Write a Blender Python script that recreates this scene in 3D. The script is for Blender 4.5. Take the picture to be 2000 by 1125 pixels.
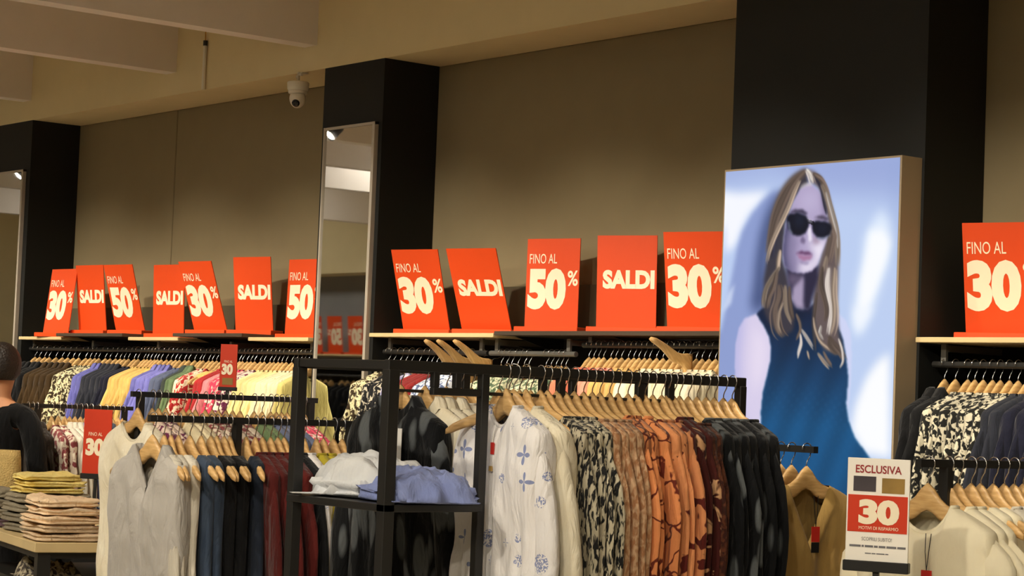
import bpy, bmesh, math, random
import numpy as np
from mathutils import Vector, Matrix, noise as mnoise

for o in list(bpy.data.objects):
    bpy.data.objects.remove(o, do_unlink=True)
SC = bpy.context.scene
COL = SC.collection
R = math.radians

# ------------------------------------------------------------------ camera
def make_camera():
    th, p, a = R(38.5), R(3.0), 0.04
    ax = Vector((-math.cos(th), math.sin(th), 0))
    fw = ax * math.cos(p) + Vector((0, 0, math.sin(p)))
    r0 = fw.cross(Vector((0, 0, 1))).normalized()
    u0 = r0.cross(fw)
    rt = r0 * math.cos(a) + u0 * math.sin(a)
    up = u0 * math.cos(a) - r0 * math.sin(a)
    cd = bpy.data.cameras.new('camera')
    cd.sensor_width = 36.0
    cd.sensor_fit = 'HORIZONTAL'
    cd.lens = 36.0 * 4100.0 / 2000.0
    cd.clip_start = 0.05
    cd.clip_end = 200
    co = bpy.data.objects.new('camera', cd)
    COL.objects.link(co)
    m = Matrix((rt, up, -fw)).transposed().to_4x4()
    m.translation = Vector((0, 0, 1.6))
    co.matrix_world = m
    SC.camera = co
make_camera()

# ------------------------------------------------------------------ world, exposure
w = bpy.data.worlds.new('world')
SC.world = w
w.use_nodes = True
w.node_tree.nodes['Background'].inputs[0].default_value = (1.0, 0.8, 0.55, 1)
w.node_tree.nodes['Background'].inputs[1].default_value = 0.05
SC.view_settings.view_transform = 'Standard'
SC.view_settings.look = 'None'
SC.view_settings.gamma = 1.0
SC.view_settings.exposure = 0.0
SC.view_settings.use_curve_mapping = False

# strengths of the wall spots and of the added unseen fill lamps (built below)
WALL_SPOT_W = 250.0
ADDED_AISLE_SPOT_W = 135.0
FILL_PANEL_W = 10.0
WARM = (1.0, 0.90, 0.73)

# ------------------------------------------------------------------ materials
MATS = {}
def srgb(r, g, b):
    def f(c):
        c /= 255.0
        return c / 12.92 if c <= 0.04045 else ((c + 0.055) / 1.055) ** 2.4
    return (f(r), f(g), f(b), 1.0)

class NT:
    def __init__(s, name):
        s.m = bpy.data.materials.new(name)
        s.m.use_nodes = True
        s.n = s.m.node_tree.nodes
        s.l = s.m.node_tree.links
        s.b = s.n['Principled BSDF']
        MATS[name] = s.m
    def add(s, t, **kw):
        x = s.n.new(t)
        for k, v in kw.items():
            setattr(x, k, v)
        return x
    def link(s, a, b):
        s.l.new(a, b)

def plain(name, col, rough=0.6, metal=0.0, spec=0.5, var=0.06, bump=0.0, bscale=60.0):
    t = NT(name)
    t.b.inputs['Roughness'].default_value = rough
    t.b.inputs['Metallic'].default_value = metal
    t.b.inputs['Specular IOR Level'].default_value = spec
    tc = t.add('ShaderNodeTexCoord')
    nz = t.add('ShaderNodeTexNoise')
    nz.inputs['Scale'].default_value = 6.0
    nz.inputs['Detail'].default_value = 4.0
    t.link(tc.outputs['Object'], nz.inputs['Vector'])
    rp = t.add('ShaderNodeValToRGB')
    rp.color_ramp.elements[0].position = 0.3
    rp.color_ramp.elements[1].position = 0.7
    rp.color_ramp.elements[0].color = tuple(c * (1 - var) for c in col[:3]) + (1,)
    rp.color_ramp.elements[1].color = tuple(min(1, c * (1 + var)) for c in col[:3]) + (1,)
    t.link(nz.outputs['Fac'], rp.inputs['Fac'])
    t.link(rp.outputs['Color'], t.b.inputs['Base Color'])
    if bump:
        n2 = t.add('ShaderNodeTexNoise')
        n2.inputs['Scale'].default_value = bscale
        n2.inputs['Detail'].default_value = 3.0
        t.link(tc.outputs['Object'], n2.inputs['Vector'])
        bp = t.add('ShaderNodeBump')
        bp.inputs['Strength'].default_value = bump
        bp.inputs['Distance'].default_value = 0.01
        t.link(n2.outputs['Fac'], bp.inputs['Height'])
        t.link(bp.outputs['Normal'], t.b.inputs['Normal'])
    return t.m

def fabric(name, col, col2=None, kind='plain', scale=20.0, rough=0.9, lo=0.45, hi=0.55, stretch=(1, 1, 1), bump=0.6):
    """cloth: base colour, optional print, wrinkles and a little variation from garment to garment"""
    t = NT(name)
    t.b.inputs['Roughness'].default_value = rough
    t.b.inputs['Specular IOR Level'].default_value = 0.15
    t.b.inputs['Sheen Weight'].default_value = 0.1
    tc = t.add('ShaderNodeTexCoord')
    oi = t.add('ShaderNodeObjectInfo')
    sc = t.add('ShaderNodeVectorMath', operation='SCALE')
    sc.inputs[0].default_value = (3.1, 5.3, 7.7)
    t.link(oi.outputs['Random'], sc.inputs['Scale'])
    ad = t.add('ShaderNodeVectorMath', operation='ADD')
    t.link(tc.outputs['Object'], ad.inputs[0])
    t.link(sc.outputs[0], ad.inputs[1])
    mp = t.add('ShaderNodeVectorMath', operation='MULTIPLY')
    mp.inputs[1].default_value = stretch
    t.link(ad.outputs[0], mp.inputs[0])
    vec = mp.outputs[0]
    mix = t.add('ShaderNodeMix', data_type='RGBA')
    mix.inputs[6].default_value = col
    mix.inputs[7].default_value = col2 if col2 else tuple(c * 0.86 for c in col[:3]) + (1,)
    fac = None
    if kind == 'plain':
        nz = t.add('ShaderNodeTexNoise')
        nz.inputs['Scale'].default_value = 9.0
        nz.inputs['Detail'].default_value = 3.0
        t.link(vec, nz.inputs['Vector'])
        fac = nz.outputs['Fac']
        lo, hi = 0.3, 0.75
    elif kind == 'noise':
        nz = t.add('ShaderNodeTexNoise')
        nz.inputs['Scale'].default_value = scale
        nz.inputs['Detail'].default_value = 2.0
        nz.inputs['Distortion'].default_value = 0.6
        t.link(vec, nz.inputs['Vector'])
        fac = nz.outputs['Fac']
    elif kind == 'spots':
        nz = t.add('ShaderNodeTexVoronoi')
        nz.inputs['Scale'].default_value = scale
        t.link(vec, nz.inputs['Vector'])
        fac = nz.outputs['Distance']
    elif kind == 'flower':
        # four petalled crosses and round speckled blossoms scattered over the cloth
        fl = t.add('ShaderNodeVectorMath', operation='MULTIPLY')
        fl.inputs[1].default_value = (scale, 0, scale)
        t.link(ad.outputs[0], fl.inputs[0])
        vo = t.add('ShaderNodeTexVoronoi')
        vo.inputs['Scale'].default_value = 1.0
        vo.inputs['Randomness'].default_value = 0.55
        t.link(fl.outputs[0], vo.inputs['Vector'])
        df = t.add('ShaderNodeVectorMath', operation='SUBTRACT')
        t.link(fl.outputs[0], df.inputs[0])
        t.link(vo.outputs['Position'], df.inputs[1])
        sx = t.add('ShaderNodeSeparateXYZ')
        t.link(df.outputs[0], sx.inputs[0])
        def M(op, a, b=None):
            n = t.add('ShaderNodeMath', operation=op)
            for q, v in enumerate((a, b)):
                if v is None:
                    continue
                if isinstance(v, (int, float)):
                    n.inputs[q].default_value = v
                else:
                    t.link(v, n.inputs[q])
            return n.outputs[0]
        th = M('ARCTAN2', sx.outputs[0], sx.outputs[2])
        petal = M('ABSOLUTE', M('COSINE', M('MULTIPLY', th, 2.0)))
        rad4 = M('MULTIPLY', M('POWER', petal, 1.5), 0.36)
        cross = M('LESS_THAN', vo.outputs['Distance'], rad4)
        ns = t.add('ShaderNodeTexNoise')
        ns.inputs['Scale'].default_value = 160.0
        t.link(ad.outputs[0], ns.inputs['Vector'])
        blot = M('MULTIPLY', M('LESS_THAN', vo.outputs['Distance'], 0.36), M('GREATER_THAN', ns.outputs['Fac'], 0.50))
        sc2 = t.add('ShaderNodeSeparateColor')
        t.link(vo.outputs['Color'], sc2.inputs[0])
        pick = M('GREATER_THAN', sc2.outputs[0], 0.5)
        fac = M('ADD', M('MULTIPLY', cross, pick), M('MULTIPLY', blot, M('SUBTRACT', 1.0, pick)))
        lo, hi = 0.0, 1.25
    elif kind == 'edge':
        nz = t.add('ShaderNodeTexVoronoi', feature='DISTANCE_TO_EDGE')
        nz.inputs['Scale'].default_value = scale
        ns = t.add('ShaderNodeTexNoise')
        ns.inputs['Scale'].default_value = scale * 1.3
        t.link(vec, ns.inputs['Vector'])
        vm = t.add('ShaderNodeVectorMath', operation='SCALE')
        vm.inputs['Scale'].default_value = 0.09
        t.link(ns.outputs['Color'], vm.inputs[0])
        va = t.add('ShaderNodeVectorMath', operation='ADD')
        t.link(vec, va.inputs[0])
        t.link(vm.outputs[0], va.inputs[1])
        t.link(va.outputs[0], nz.inputs['Vector'])
        fac = nz.outputs['Distance']
    rp = t.add('ShaderNodeMapRange')
    rp.inputs['From Min'].default_value = lo
    rp.inputs['From Max'].default_value = hi
    t.link(fac, rp.inputs['Value'])
    t.link(rp.outputs[0], mix.inputs[0])
    hv = t.add('ShaderNodeHueSaturation')
    mr = t.add('ShaderNodeMapRange')
    mr.inputs['To Min'].default_value = 0.84
    mr.inputs['To Max'].default_value = 1.12
    t.link(oi.outputs['Random'], mr.inputs['Value'])
    t.link(mr.outputs[0], hv.inputs['Value'])
    t.link(mix.outputs[2], hv.inputs['Color'])
    t.link(hv.outputs['Color'], t.b.inputs['Base Color'])
    n2 = t.add('ShaderNodeTexNoise')
    n2.inputs['Scale'].default_value = 14.0
    n2.inputs['Detail'].default_value = 4.0
    n2.inputs['Distortion'].default_value = 0.8
    m2 = t.add('ShaderNodeVectorMath', operation='MULTIPLY')
    m2.inputs[1].default_value = (1.6, 1.6, 0.5)
    t.link(ad.outputs[0], m2.inputs[0])
    t.link(m2.outputs[0], n2.inputs['Vector'])
    bp = t.add('ShaderNodeBump')
    bp.inputs['Strength'].default_value = bump
    bp.inputs['Distance'].default_value = 0.03
    t.link(n2.outputs['Fac'], bp.inputs['Height'])
    t.link(bp.outputs['Normal'], t.b.inputs['Normal'])
    return t.m

def emit(name, col, strength):
    t = NT(name)
    t.b.inputs['Base Color'].default_value = (0, 0, 0, 1)
    t.b.inputs['Emission Color'].default_value = col
    t.b.inputs['Emission Strength'].default_value = strength
    return t.m

plain('wall_grey', srgb(142, 128, 98), 0.8, spec=0.2, var=0.03)
plain('wall_band', srgb(100, 92, 72), 0.7, spec=0.2, var=0.03)
plain('cream_paint', srgb(226, 208, 164), 0.85, spec=0.2, var=0.02)
plain('beam_paint_daylit', srgb(228, 218, 208), 0.85, spec=0.2, var=0.02)  # greyish daylight on the beams is put into this paint's colour
plain('column_black', srgb(24, 25, 24), 0.55, spec=0.3, var=0.05)
plain('slat_black', srgb(20, 18, 16), 0.6, spec=0.3)
plain('floor_tile', srgb(204, 192, 168), 0.35, spec=0.4, var=0.04)
plain('far_wall', srgb(150, 150, 150), 0.8, var=0.03)
plain('shelf_wood', srgb(214, 190, 140), 0.5, var=0.06)
plain('shelf_dark', srgb(70, 58, 46), 0.5)
plain('metal_black', srgb(30, 29, 27), 0.45, metal=0.0, spec=0.5)
plain('metal_chrome', srgb(200, 200, 200), 0.25, metal=1.0)
plain('metal_grey', srgb(120, 118, 112), 0.4, metal=0.6)
plain('frame_silver', srgb(190, 180, 165), 0.4, metal=0.3)
plain('sign_red', srgb(226, 76, 26), 0.45, spec=0.35, var=0.02)
plain('sign_red_dark', srgb(206, 62, 36), 0.4, spec=0.4, var=0.03)
plain('sign_white', srgb(244, 238, 226), 0.5, var=0.01)
plain('print_cream', srgb(250, 236, 205), 0.5, var=0.01)
plain('print_grey', srgb(110, 108, 110), 0.5, var=0.01)
plain('print_maroon', srgb(150, 40, 40), 0.5, var=0.01)
plain('cctv_white', srgb(225, 215, 195), 0.35, var=0.02)
plain('lens_black', srgb(8, 8, 9), 0.12)
plain('skin', srgb(205, 145, 105), 0.6, var=0.05)
plain('hair_dark', srgb(30, 20, 15), 0.5, var=0.2, bump=0.6, bscale=90)
plain('straw', srgb(205, 175, 110), 0.8, var=0.2, bump=0.9, bscale=120)
plain('gold_chain', srgb(200, 150, 70), 0.35, metal=0.8)
plain('tag_red', srgb(200, 40, 30), 0.5)
plain('tag_black', srgb(14, 14, 14), 0.5)
plain('tag_white', srgb(235, 232, 225), 0.6)
plain('photo_dark', srgb(70, 62, 66), 0.5, var=0.3)
plain('photo_gold', srgb(150, 118, 55), 0.5, var=0.35)
plain('lightbox_edge', srgb(150, 132, 105), 0.5, var=0.02)
emit('lamp_glow', (1.0, 0.93, 0.8, 1), 30.0)
emit('fill_panel_glow', (1.0, 0.96, 0.88, 1), FILL_PANEL_W)  # glow of the added fill panels

def wood_mat():
    t = NT('hanger_wood')
    t.b.inputs['Roughness'].default_value = 0.42
    tc = t.add('ShaderNodeTexCoord')
    mp = t.add('ShaderNodeMapping')
    mp.inputs['Scale'].default_value = (8, 60, 60)
    nz = t.add('ShaderNodeTexNoise')
    nz.inputs['Scale'].default_value = 2.0
    nz.inputs['Detail'].default_value = 5.0
    rp = t.add('ShaderNodeValToRGB')
    rp.color_ramp.elements[0].position = 0.3
    rp.color_ramp.elements[1].position = 0.7
    rp.color_ramp.elements[0].color = srgb(196, 152, 92)
    rp.color_ramp.elements[1].color = srgb(228, 188, 128)
    oi = t.add('ShaderNodeObjectInfo')
    hv = t.add('ShaderNodeHueSaturation')
    mr = t.add('ShaderNodeMapRange')
    mr.inputs['To Min'].default_value = 0.85
    mr.inputs['To Max'].default_value = 1.1
    t.link(oi.outputs['Random'], mr.inputs['Value'])
    t.link(mr.outputs[0], hv.inputs['Value'])
    t.link(tc.outputs['Object'], mp.inputs['Vector'])
    t.link(mp.outputs[0], nz.inputs['Vector'])
    t.link(nz.outputs['Fac'], rp.inputs['Fac'])
    t.link(rp.outputs['Color'], hv.inputs['Color'])
    t.link(hv.outputs['Color'], t.b.inputs['Base Color'])
wood_mat()

def mirror_mat():
    t = NT('mirror_glass')
    t.b.inputs['Metallic'].default_value = 1.0
    t.b.inputs['Roughness'].default_value = 0.02
    t.b.inputs['Base Color'].default_value = (0.85, 0.86, 0.84, 1)
mirror_mat()

fabric('black_cloth', srgb(22, 22, 24), srgb(14, 14, 15))
fabric('olive_brown', srgb(70, 52, 28), srgb(52, 38, 20))
fabric('dark_brown', srgb(50, 40, 30), srgb(36, 28, 22))
fabric('leopard', srgb(222, 212, 170), srgb(60, 48, 34), 'noise', 46, lo=0.47, hi=0.53)
fabric('periwinkle', srgb(112, 112, 182), srgb(92, 92, 160))
fabric('charcoal', srgb(46, 48, 58), srgb(36, 38, 46))
fabric('navy', srgb(30, 31, 48), srgb(22, 23, 36))
fabric('gold_yellow', srgb(226, 190, 112), srgb(200, 160, 88))
fabric('lavender', srgb(130, 128, 200), srgb(104, 104, 176))
fabric('grey_blue', srgb(98, 106, 132), srgb(80, 88, 112))
fabric('dark_green', srgb(66, 74, 66), srgb(50, 58, 52))
fabric('sage', srgb(112, 132, 92), srgb(92, 112, 76))
fabric('red_floral', srgb(232, 210, 180), srgb(170, 40, 40), 'noise', 30, lo=0.48, hi=0.53)
fabric('red_cloth', srgb(186, 52, 52), srgb(160, 40, 44))
fabric('pink_cloth', srgb(226, 150, 150), srgb(204, 110, 120))
fabric('magenta_floral', srgb(206, 66, 92), srgb(240, 205, 190), 'noise', 32, lo=0.5, hi=0.56)
fabric('plum_floral', srgb(236, 214, 196), srgb(110, 46, 80), 'noise', 30, lo=0.5, hi=0.56)
fabric('pale_yellow', srgb(240, 222, 160), srgb(222, 198, 132))
fabric('cream', srgb(236, 224, 188), srgb(220, 204, 164))
fabric('yellow_green', srgb(206, 192, 122), srgb(184, 170, 100))
fabric('black_floral', srgb(26, 26, 28), srgb(190, 180, 160), 'noise', 34, lo=0.55, hi=0.6)
fabric('lilac_white', srgb(226, 222, 240), srgb(160, 160, 205), 'noise', 40, lo=0.5, hi=0.56)
fabric('dark_red', srgb(150, 46, 44), srgb(120, 34, 34))
fabric('blue_white', srgb(220, 226, 238), srgb(96, 112, 150), 'noise', 44, lo=0.5, hi=0.55, stretch=(1, 1, 0.6))
fabric('leaf_green', srgb(230, 226, 190), srgb(88, 108, 82), 'noise', 40, lo=0.47, hi=0.53, stretch=(1.2, 1.2, 0.7))
fabric('coral', srgb(240, 128, 98), srgb(222, 104, 80))
fabric('pink_coral', srgb(246, 160, 136), srgb(230, 132, 112))
fabric('tan_gold', srgb(216, 176, 108), srgb(192, 150, 84))
fabric('off_white', srgb(240, 230, 200), srgb(224, 210, 176))
fabric('black_leaf', srgb(17, 18, 20), srgb(92, 96, 98), 'spots', 21, lo=0.50, hi=0.38, stretch=(1, 0.0, 0.3))
fabric('zebra', srgb(196, 186, 160), srgb(34, 34, 34), 'noise', 34, lo=0.46, hi=0.53, stretch=(3.0, 1.5, 0.8))
fabric('brown_lace', srgb(164, 116, 80), srgb(200, 164, 128), 'noise', 70, lo=0.42, hi=0.62, stretch=(1, 1, 0.6))
fabric('peach_lines', srgb(216, 138, 86), srgb(98, 40, 28), 'edge', 11, lo=0.05, hi=0.025)
fabric('peach_block', srgb(220, 146, 96), srgb(92, 34, 28), 'noise', 12, lo=0.57, hi=0.59)
fabric('maroon_floral', srgb(70, 28, 24), srgb(212, 164, 120), 'noise', 20, lo=0.58, hi=0.62)
fabric('rust_brown', srgb(92, 52, 34), srgb(54, 28, 22), 'noise', 50, lo=0.4, hi=0.6)
fabric('linen', srgb(196, 190, 182), srgb(180, 174, 166))
fabric('linen_white', srgb(214, 206, 190), srgb(198, 190, 172))
fabric('ivory', srgb(234, 226, 204), srgb(218, 206, 178))
fabric('denim', srgb(64, 76, 94), srgb(50, 62, 80), bump=0.45)
fabric('denim_dark', srgb(42, 49, 62), srgb(32, 38, 50), bump=0.45)
fabric('burgundy', srgb(92, 30, 26), srgb(70, 22, 20))
fabric('white_floral', srgb(228, 224, 222), srgb(92, 112, 170), 'flower', 12)
fabric('olive_yellow', srgb(186, 170, 50), srgb(160, 144, 40))
fabric('tan_knit', srgb(168, 136, 78), srgb(152, 120, 66), bump=0.2)
fabric('cream_knit', srgb(244, 234, 204), srgb(234, 222, 190), bump=0.2)
fabric('floral_multi', srgb(214, 200, 180), srgb(130, 64, 66), 'noise', 26, lo=0.46, hi=0.54)
fabric('bw_print', srgb(30, 30, 28), srgb(204, 196, 172), 'noise', 40, lo=0.49, hi=0.54)
fabric('shirt_blue', srgb(138, 150, 196), srgb(118, 130, 180), bump=0.5)
fabric('shirt_white', srgb(224, 224, 222), srgb(204, 206, 210), bump=0.5)
fabric('peach_fold', srgb(244, 218, 182), srgb(232, 200, 160))
fabric('grey_fold', srgb(150, 140, 118), srgb(132, 122, 102))
fabric('mauve_fold', srgb(120, 98, 104), srgb(100, 80, 90))
fabric('yellow_fold', srgb(240, 220, 140), srgb(226, 200, 110))
fabric('mint_fold', srgb(186, 192, 170), srgb(170, 176, 154))
fabric('lilac_fold', srgb(150, 140, 190), srgb(220, 214, 222), 'noise', 34)
fabric('pink_fold', srgb(226, 120, 130), srgb(244, 214, 190), 'noise', 24)
fabric('grey_pattern', srgb(196, 184, 156), srgb(70, 60, 54), 'noise', 30)

# ------------------------------------------------------------------ mesh helpers
class MB:
    def __init__(s):
        s.v = []
        s.f = []
    def box(s, x0, x1, y0, y1, z0, z1):
        b = len(s.v)
        s.v += [(x0, y0, z0), (x1, y0, z0), (x1, y1, z0), (x0, y1, z0), (x0, y0, z1), (x1, y0, z1), (x1, y1, z1), (x0, y1, z1)]
        s.f += [tuple(b + i for i in q) for q in ((0, 3, 2, 1), (4, 5, 6, 7), (0, 1, 5, 4), (1, 2, 6, 5), (2, 3, 7, 6), (3, 0, 4, 7))]
        return s
    def bevbox(s, x0, x1, y0, y1, z0, z1, c):
        """box with the vertical and horizontal edges chamfered"""
        b = len(s.v)
        for z, i in ((z0, c), (z0 + c, 0), (z1 - c, 0), (z1, c)):
            xa, xb, ya, yb = x0 + i, x1 - i, y0 + i, y1 - i
            s.v += [(xa + c, ya, z), (xb - c, ya, z), (xb, ya + c, z), (xb, yb - c, z), (xb - c, yb, z), (xa + c, yb, z), (xa, yb - c, z), (xa, ya + c, z)]
        for k in range(3):
            for i in range(8):
                j = (i + 1) % 8
                s.f.append((b + k * 8 + i, b + k * 8 + j, b + k * 8 + 8 + j, b + k * 8 + 8 + i))
        s.f.append(tuple(b + i for i in reversed(range(8))))
        s.f.append(tuple(b + 24 + i for i in range(8)))
        return s
    def tube(s, pts, rad, n=8, cap=True, flat=None):
        """round tube along pts; rad a number or list; flat = (fx, fy) scale of the section"""
        b = len(s.v)
        m = len(pts)
        P = [Vector(p) for p in pts]
        prev = None
        for i in range(m):
            d = (P[min(i + 1, m - 1)] - P[max(i - 1, 0)]).normalized()
            ref = Vector((0, 1, 0)) if abs(d.y) < 0.9 else Vector((1, 0, 0))
            if prev is None:
                a = d.cross(ref).normalized()
            else:
                a = (prev - d * prev.dot(d)).normalized()
            prev = a
            c = d.cross(a)
            r = rad[i] if isinstance(rad, (list, tuple)) else rad
            for k in range(n):
                t = 2 * math.pi * k / n
                q = P[i] + a * (math.cos(t) * r) + c * (math.sin(t) * r * (flat if flat else 1))
                s.v.append(tuple(q))
        for i in range(m - 1):
            for k in range(n):
                j = (k + 1) % n
                s.f.append((b + i * n + k, b + i * n + j, b + (i + 1) * n + j, b + (i + 1) * n + k))
        if cap:
            s.f.append(tuple(b + k for k in reversed(range(n))))
            s.f.append(tuple(b + (m - 1) * n + k for k in range(n)))
        return s
    def bar(s, p, q, wd, ht=None):
        """square bar from p to q"""
        P, Q = Vector(p), Vector(q)
        d = (Q - P).normalized()
        ref = Vector((0, 0, 1)) if abs(d.z) < 0.9 else Vector((1, 0, 0))
        a = d.cross(ref).normalized() * wd / 2
        c = d.cross(a).normalized() * (ht or wd) / 2
        b = len(s.v)
        for X in (P, Q):
            s.v += [tuple(X + a + c), tuple(X - a + c), tuple(X - a - c), tuple(X + a - c)]
        s.f += [tuple(b + i for i in q_) for q_ in ((0, 1, 2, 3), (7, 6, 5, 4), (0, 4, 5, 1), (1, 5, 6, 2), (2, 6, 7, 3), (3, 7, 4, 0))]
        return s
    def lathe(s, prof, n=20, axis='z', c=(0, 0, 0)):
        b = len(s.v)
        for r, h in prof:
            for k in range(n):
                t = 2 * math.pi * k / n
                s.v.append((c[0] + r * math.cos(t), c[1] + r * math.sin(t), c[2] + h))
        for i in range(len(prof) - 1):
            for k in range(n):
                j = (k + 1) % n
                s.f.append((b + i * n + k, b + i * n + j, b + (i + 1) * n + j, b + (i + 1) * n + k))
        s.f.append(tuple(b + k for k in reversed(range(n))))
        s.f.append(tuple(b + (len(prof) - 1) * n + k for k in range(n)))
        return s
    def mesh(s, name, smooth=False):
        me = bpy.data.meshes.new(name)
        me.from_pydata(s.v, [], s.f)
        me.update()
        bm = bmesh.new()
        bm.from_mesh(me)
        bmesh.ops.recalc_face_normals(bm, faces=bm.faces)
        bm.to_mesh(me)
        bm.free()
        if smooth:
            me.polygons.foreach_set('use_smooth', [True] * len(me.polygons))
        return me

def obj(name, me, mat=None, parent=None, loc=(0, 0, 0), rot=(0, 0, 0)):
    if isinstance(me, MB):
        me = me.mesh(name)
    o = bpy.data.objects.new(name, me)
    COL.objects.link(o)
    o.location = loc
    o.rotation_euler = rot
    if parent:
        o.parent = parent
    if mat is not None:
        if len(me.materials) == 0:
            me.materials.append(MATS[mat])
        elif me.materials[0] is not MATS[mat]:
            o.material_slots[0].link = 'OBJECT'
            o.material_slots[0].material = MATS[mat]
    return o

def smoothobj(name, mb, mat, parent=None, **k):
    return obj(name, mb.mesh(name, True), mat, parent, **k)

def tag(o, label, cat, group=None):
    o['label'] = label
    o['category'] = cat
    if group:
        o['group'] = group
    return o

def thing(name, label, cat, loc=(0, 0, 0), rotz=0.0, group=None):
    o = bpy.data.objects.new(name, None)
    o.empty_display_size = 0.1
    COL.objects.link(o)
    o.location = loc
    o.rotation_euler = (0, 0, rotz)
    return tag(o, label, cat, group)

def struct(name, mb, mat, label, parent=None):
    o = obj(name, mb, mat, parent)
    if parent is None:
        o['kind'] = 'structure'
        o['label'] = label
        o['category'] = name.split('_')[0]
    return o

# ------------------------------------------------------------------ the room
X0, X1, YF, YB = -27.0, 3.0, -1.6, 6.5
ZT = 3.318            # top of grey wall panels = soffit level
YC = 6.12             # front of columns and fascia
ZC = 4.15             # ceiling

struct('floor', MB().box(X0, X1, YF, YB, -0.1, 0.0), 'floor_tile', 'pale stone tile shop floor')
struct('ceiling', MB().box(X0, X1, YF, YB, ZC, ZC + 0.1), 'cream_paint', 'cream painted shop ceiling')
struct('wall_left', MB().box(X0 - 0.1, X0, YF, YB, 0, ZC), 'cream_paint', 'cream end wall far down the shop')
struct('wall_right', MB().box(X1, X1 + 0.1, YF, YB, 0, ZC), 'cream_paint', 'cream end wall behind the viewer')
wb = struct('wall_back', MB().box(X0, X1, YB, YB + 0.1, 0, ZC), 'slat_black', 'back wall with grey upper panels and black lower part')
edges = [X0, -17.0, -14.4, -11.565, -8.9, -5.7, -1.0, X1]
for a, b in zip(edges[:-1], edges[1:]):
    obj('wall_panel', MB().bevbox(a + 0.004, b - 0.004, YB - 0.03, YB, 1.95, ZT, 0.004), 'wall_grey', wb)
# soffit and fascia above the panels
struct('trim_1', MB().box(X0, X1, YC, YB, ZT, ZC), 'cream_paint', 'cream soffit and fascia running above the grey wall panels')
for i, x in enumerate((-22.0, -19.0, -16.0, -14.4, -12.92, -10.98, -9.46, -3.6, -1.0)):
    struct('trim_%d' % (i + 2), MB().box(x - 0.12, x, YF + 0.4, YC, 3.452, ZC), 'beam_paint_daylit', 'pale dropped ceiling beam running to the fascia')
# far side of the shop, seen only in the mirrors
wf = struct('wall_front', MB().box(X0, X1, YF - 0.1, YF, 0, ZC), 'slat_black', 'opposite shop wall with grey upper part')
obj('wall_panel', MB().box(X0, X1, YF, YF + 0.03, 1.95, 2.95), 'far_wall', wf)
struct('trim_11', MB().box(X0, X1, YF, YF + 0.4, 2.95, ZC), 'cream_paint', 'cream soffit over the opposite wall')

# black columns
def column(x0, x1, label, mirror=None):
    o = struct('column', MB().box(x0, x1, YC, YB - 0.031, 0, ZT), 'column_black', label)
    o['category'] = 'column'
    return o
column(-13.43, -12.88, 'narrow black column carrying a wall mirror beside the brown and navy clothes')
column(-9.37, -8.815, 'narrow black column carrying a mirror beneath the white security camera')
column(-6.26, -5.22, 'wide black column behind the illuminated poster')

def wall_mirror(x0, x1, label):
    t = thing('wall_mirror', label, 'mirror', ((x0 + x1) / 2, YC, 0), 0, 'column mirrors')
    w_ = (x1 - x0) / 2
    obj('mirror_glass', MB().box(-w_ + 0.012, w_ - 0.012, -0.018, -0.002, 0.12, 2.975), 'mirror_glass', t)
    for a, b in ((-w_, -w_ + 0.012), (w_ - 0.022, w_)):
        obj('frame_side', MB().box(a, b, -0.026, -0.001, 0.1, 2.99), 'frame_silver', t)
    obj('frame_top', MB().box(-w_, w_, -0.024, -0.001, 2.976, 2.99), 'frame_silver', t)
    obj('frame_bottom', MB().box(-w_, w_, -0.024, -0.001, 0.1, 0.12), 'frame_silver', t)
wall_mirror(-9.32, -8.845, 'tall silver framed mirror on the column below the security camera')
wall_mirror(-13.39, -12.935, 'tall silver framed mirror on the column beside the shopper')

# ------------------------------------------------------------------ wall spots, added aisle spots and fill panels
def spot(loc, target, watts, angle, blend, label, group):
    t = thing('track_spotlight', label, 'spotlight', loc, 0, group)
    d = (Vector(target) - Vector(loc)).normalized()
    q = d.to_track_quat('-Z', 'Y').to_euler()
    h = smoothobj('housing', MB().lathe([(0.028, 0.13), (0.045, 0.11), (0.048, 0.0), (0.044, 0.0), (0.042, 0.03)], 16), 'metal_black', t)
    h.rotation_euler = q
    l = obj('lens', MB().lathe([(0.04, 0.012), (0.04, 0.016)], 16), 'lamp_glow', t)
    l.rotation_euler = q
    obj('arm', MB().bar((0, 0, 0.1), (0, 0, 0.20), 0.016), 'metal_black', t)
    ld = bpy.data.lights.new('spot_lamp', 'SPOT')
    ld.energy = watts
    ld.color = WARM
    ld.spot_size = R(angle)
    ld.spot_blend = blend
    ld.shadow_soft_size = 0.045
    lo = bpy.data.objects.new('spot_lamp', ld)
    COL.objects.link(lo)
    lo.parent = t
    lo.rotation_euler = q
    lo.location = d * 0.012

def track(y, x0, x1):
    t = thing('lighting_track', 'black ceiling lighting track above the aisle at y %s' % ('wall side' if y > 3 else 'open side, added unseen'), 'track', ((x0 + x1) / 2, y, 3.615))
    t['label'] = 'black lighting track hung along the wall side of the aisle' if y > 3 else 'black lighting track added out of view along the open side of the aisle'
    h = (x1 - x0) / 2
    obj('rail', MB().box(-h, h, -0.018, 0.018, -0.015, 0.015), 'metal_black', t)
    for k in range(5):
        x = -h + 0.3 + k * (2 * h - 0.6) / 4
        obj('suspension_rod', MB().bar((x, 0, 0.015), (x, 0, ZC - 3.615), 0.012), 'metal_black', t)
track(4.05, -18.0, -2.0)
track(1.3, -13.5, 1.2)  # unseen track, added to carry the extra aisle spots
for k in range(12):
    x = -17.4 + 1.25 * k
    spot((x, 4.05, 3.4), (x - 0.1, 6.2, 1.25), WALL_SPOT_W, 66, 1.0, 'black track spotlight aimed at the sale wall', 'wall side spotlights')
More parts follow.
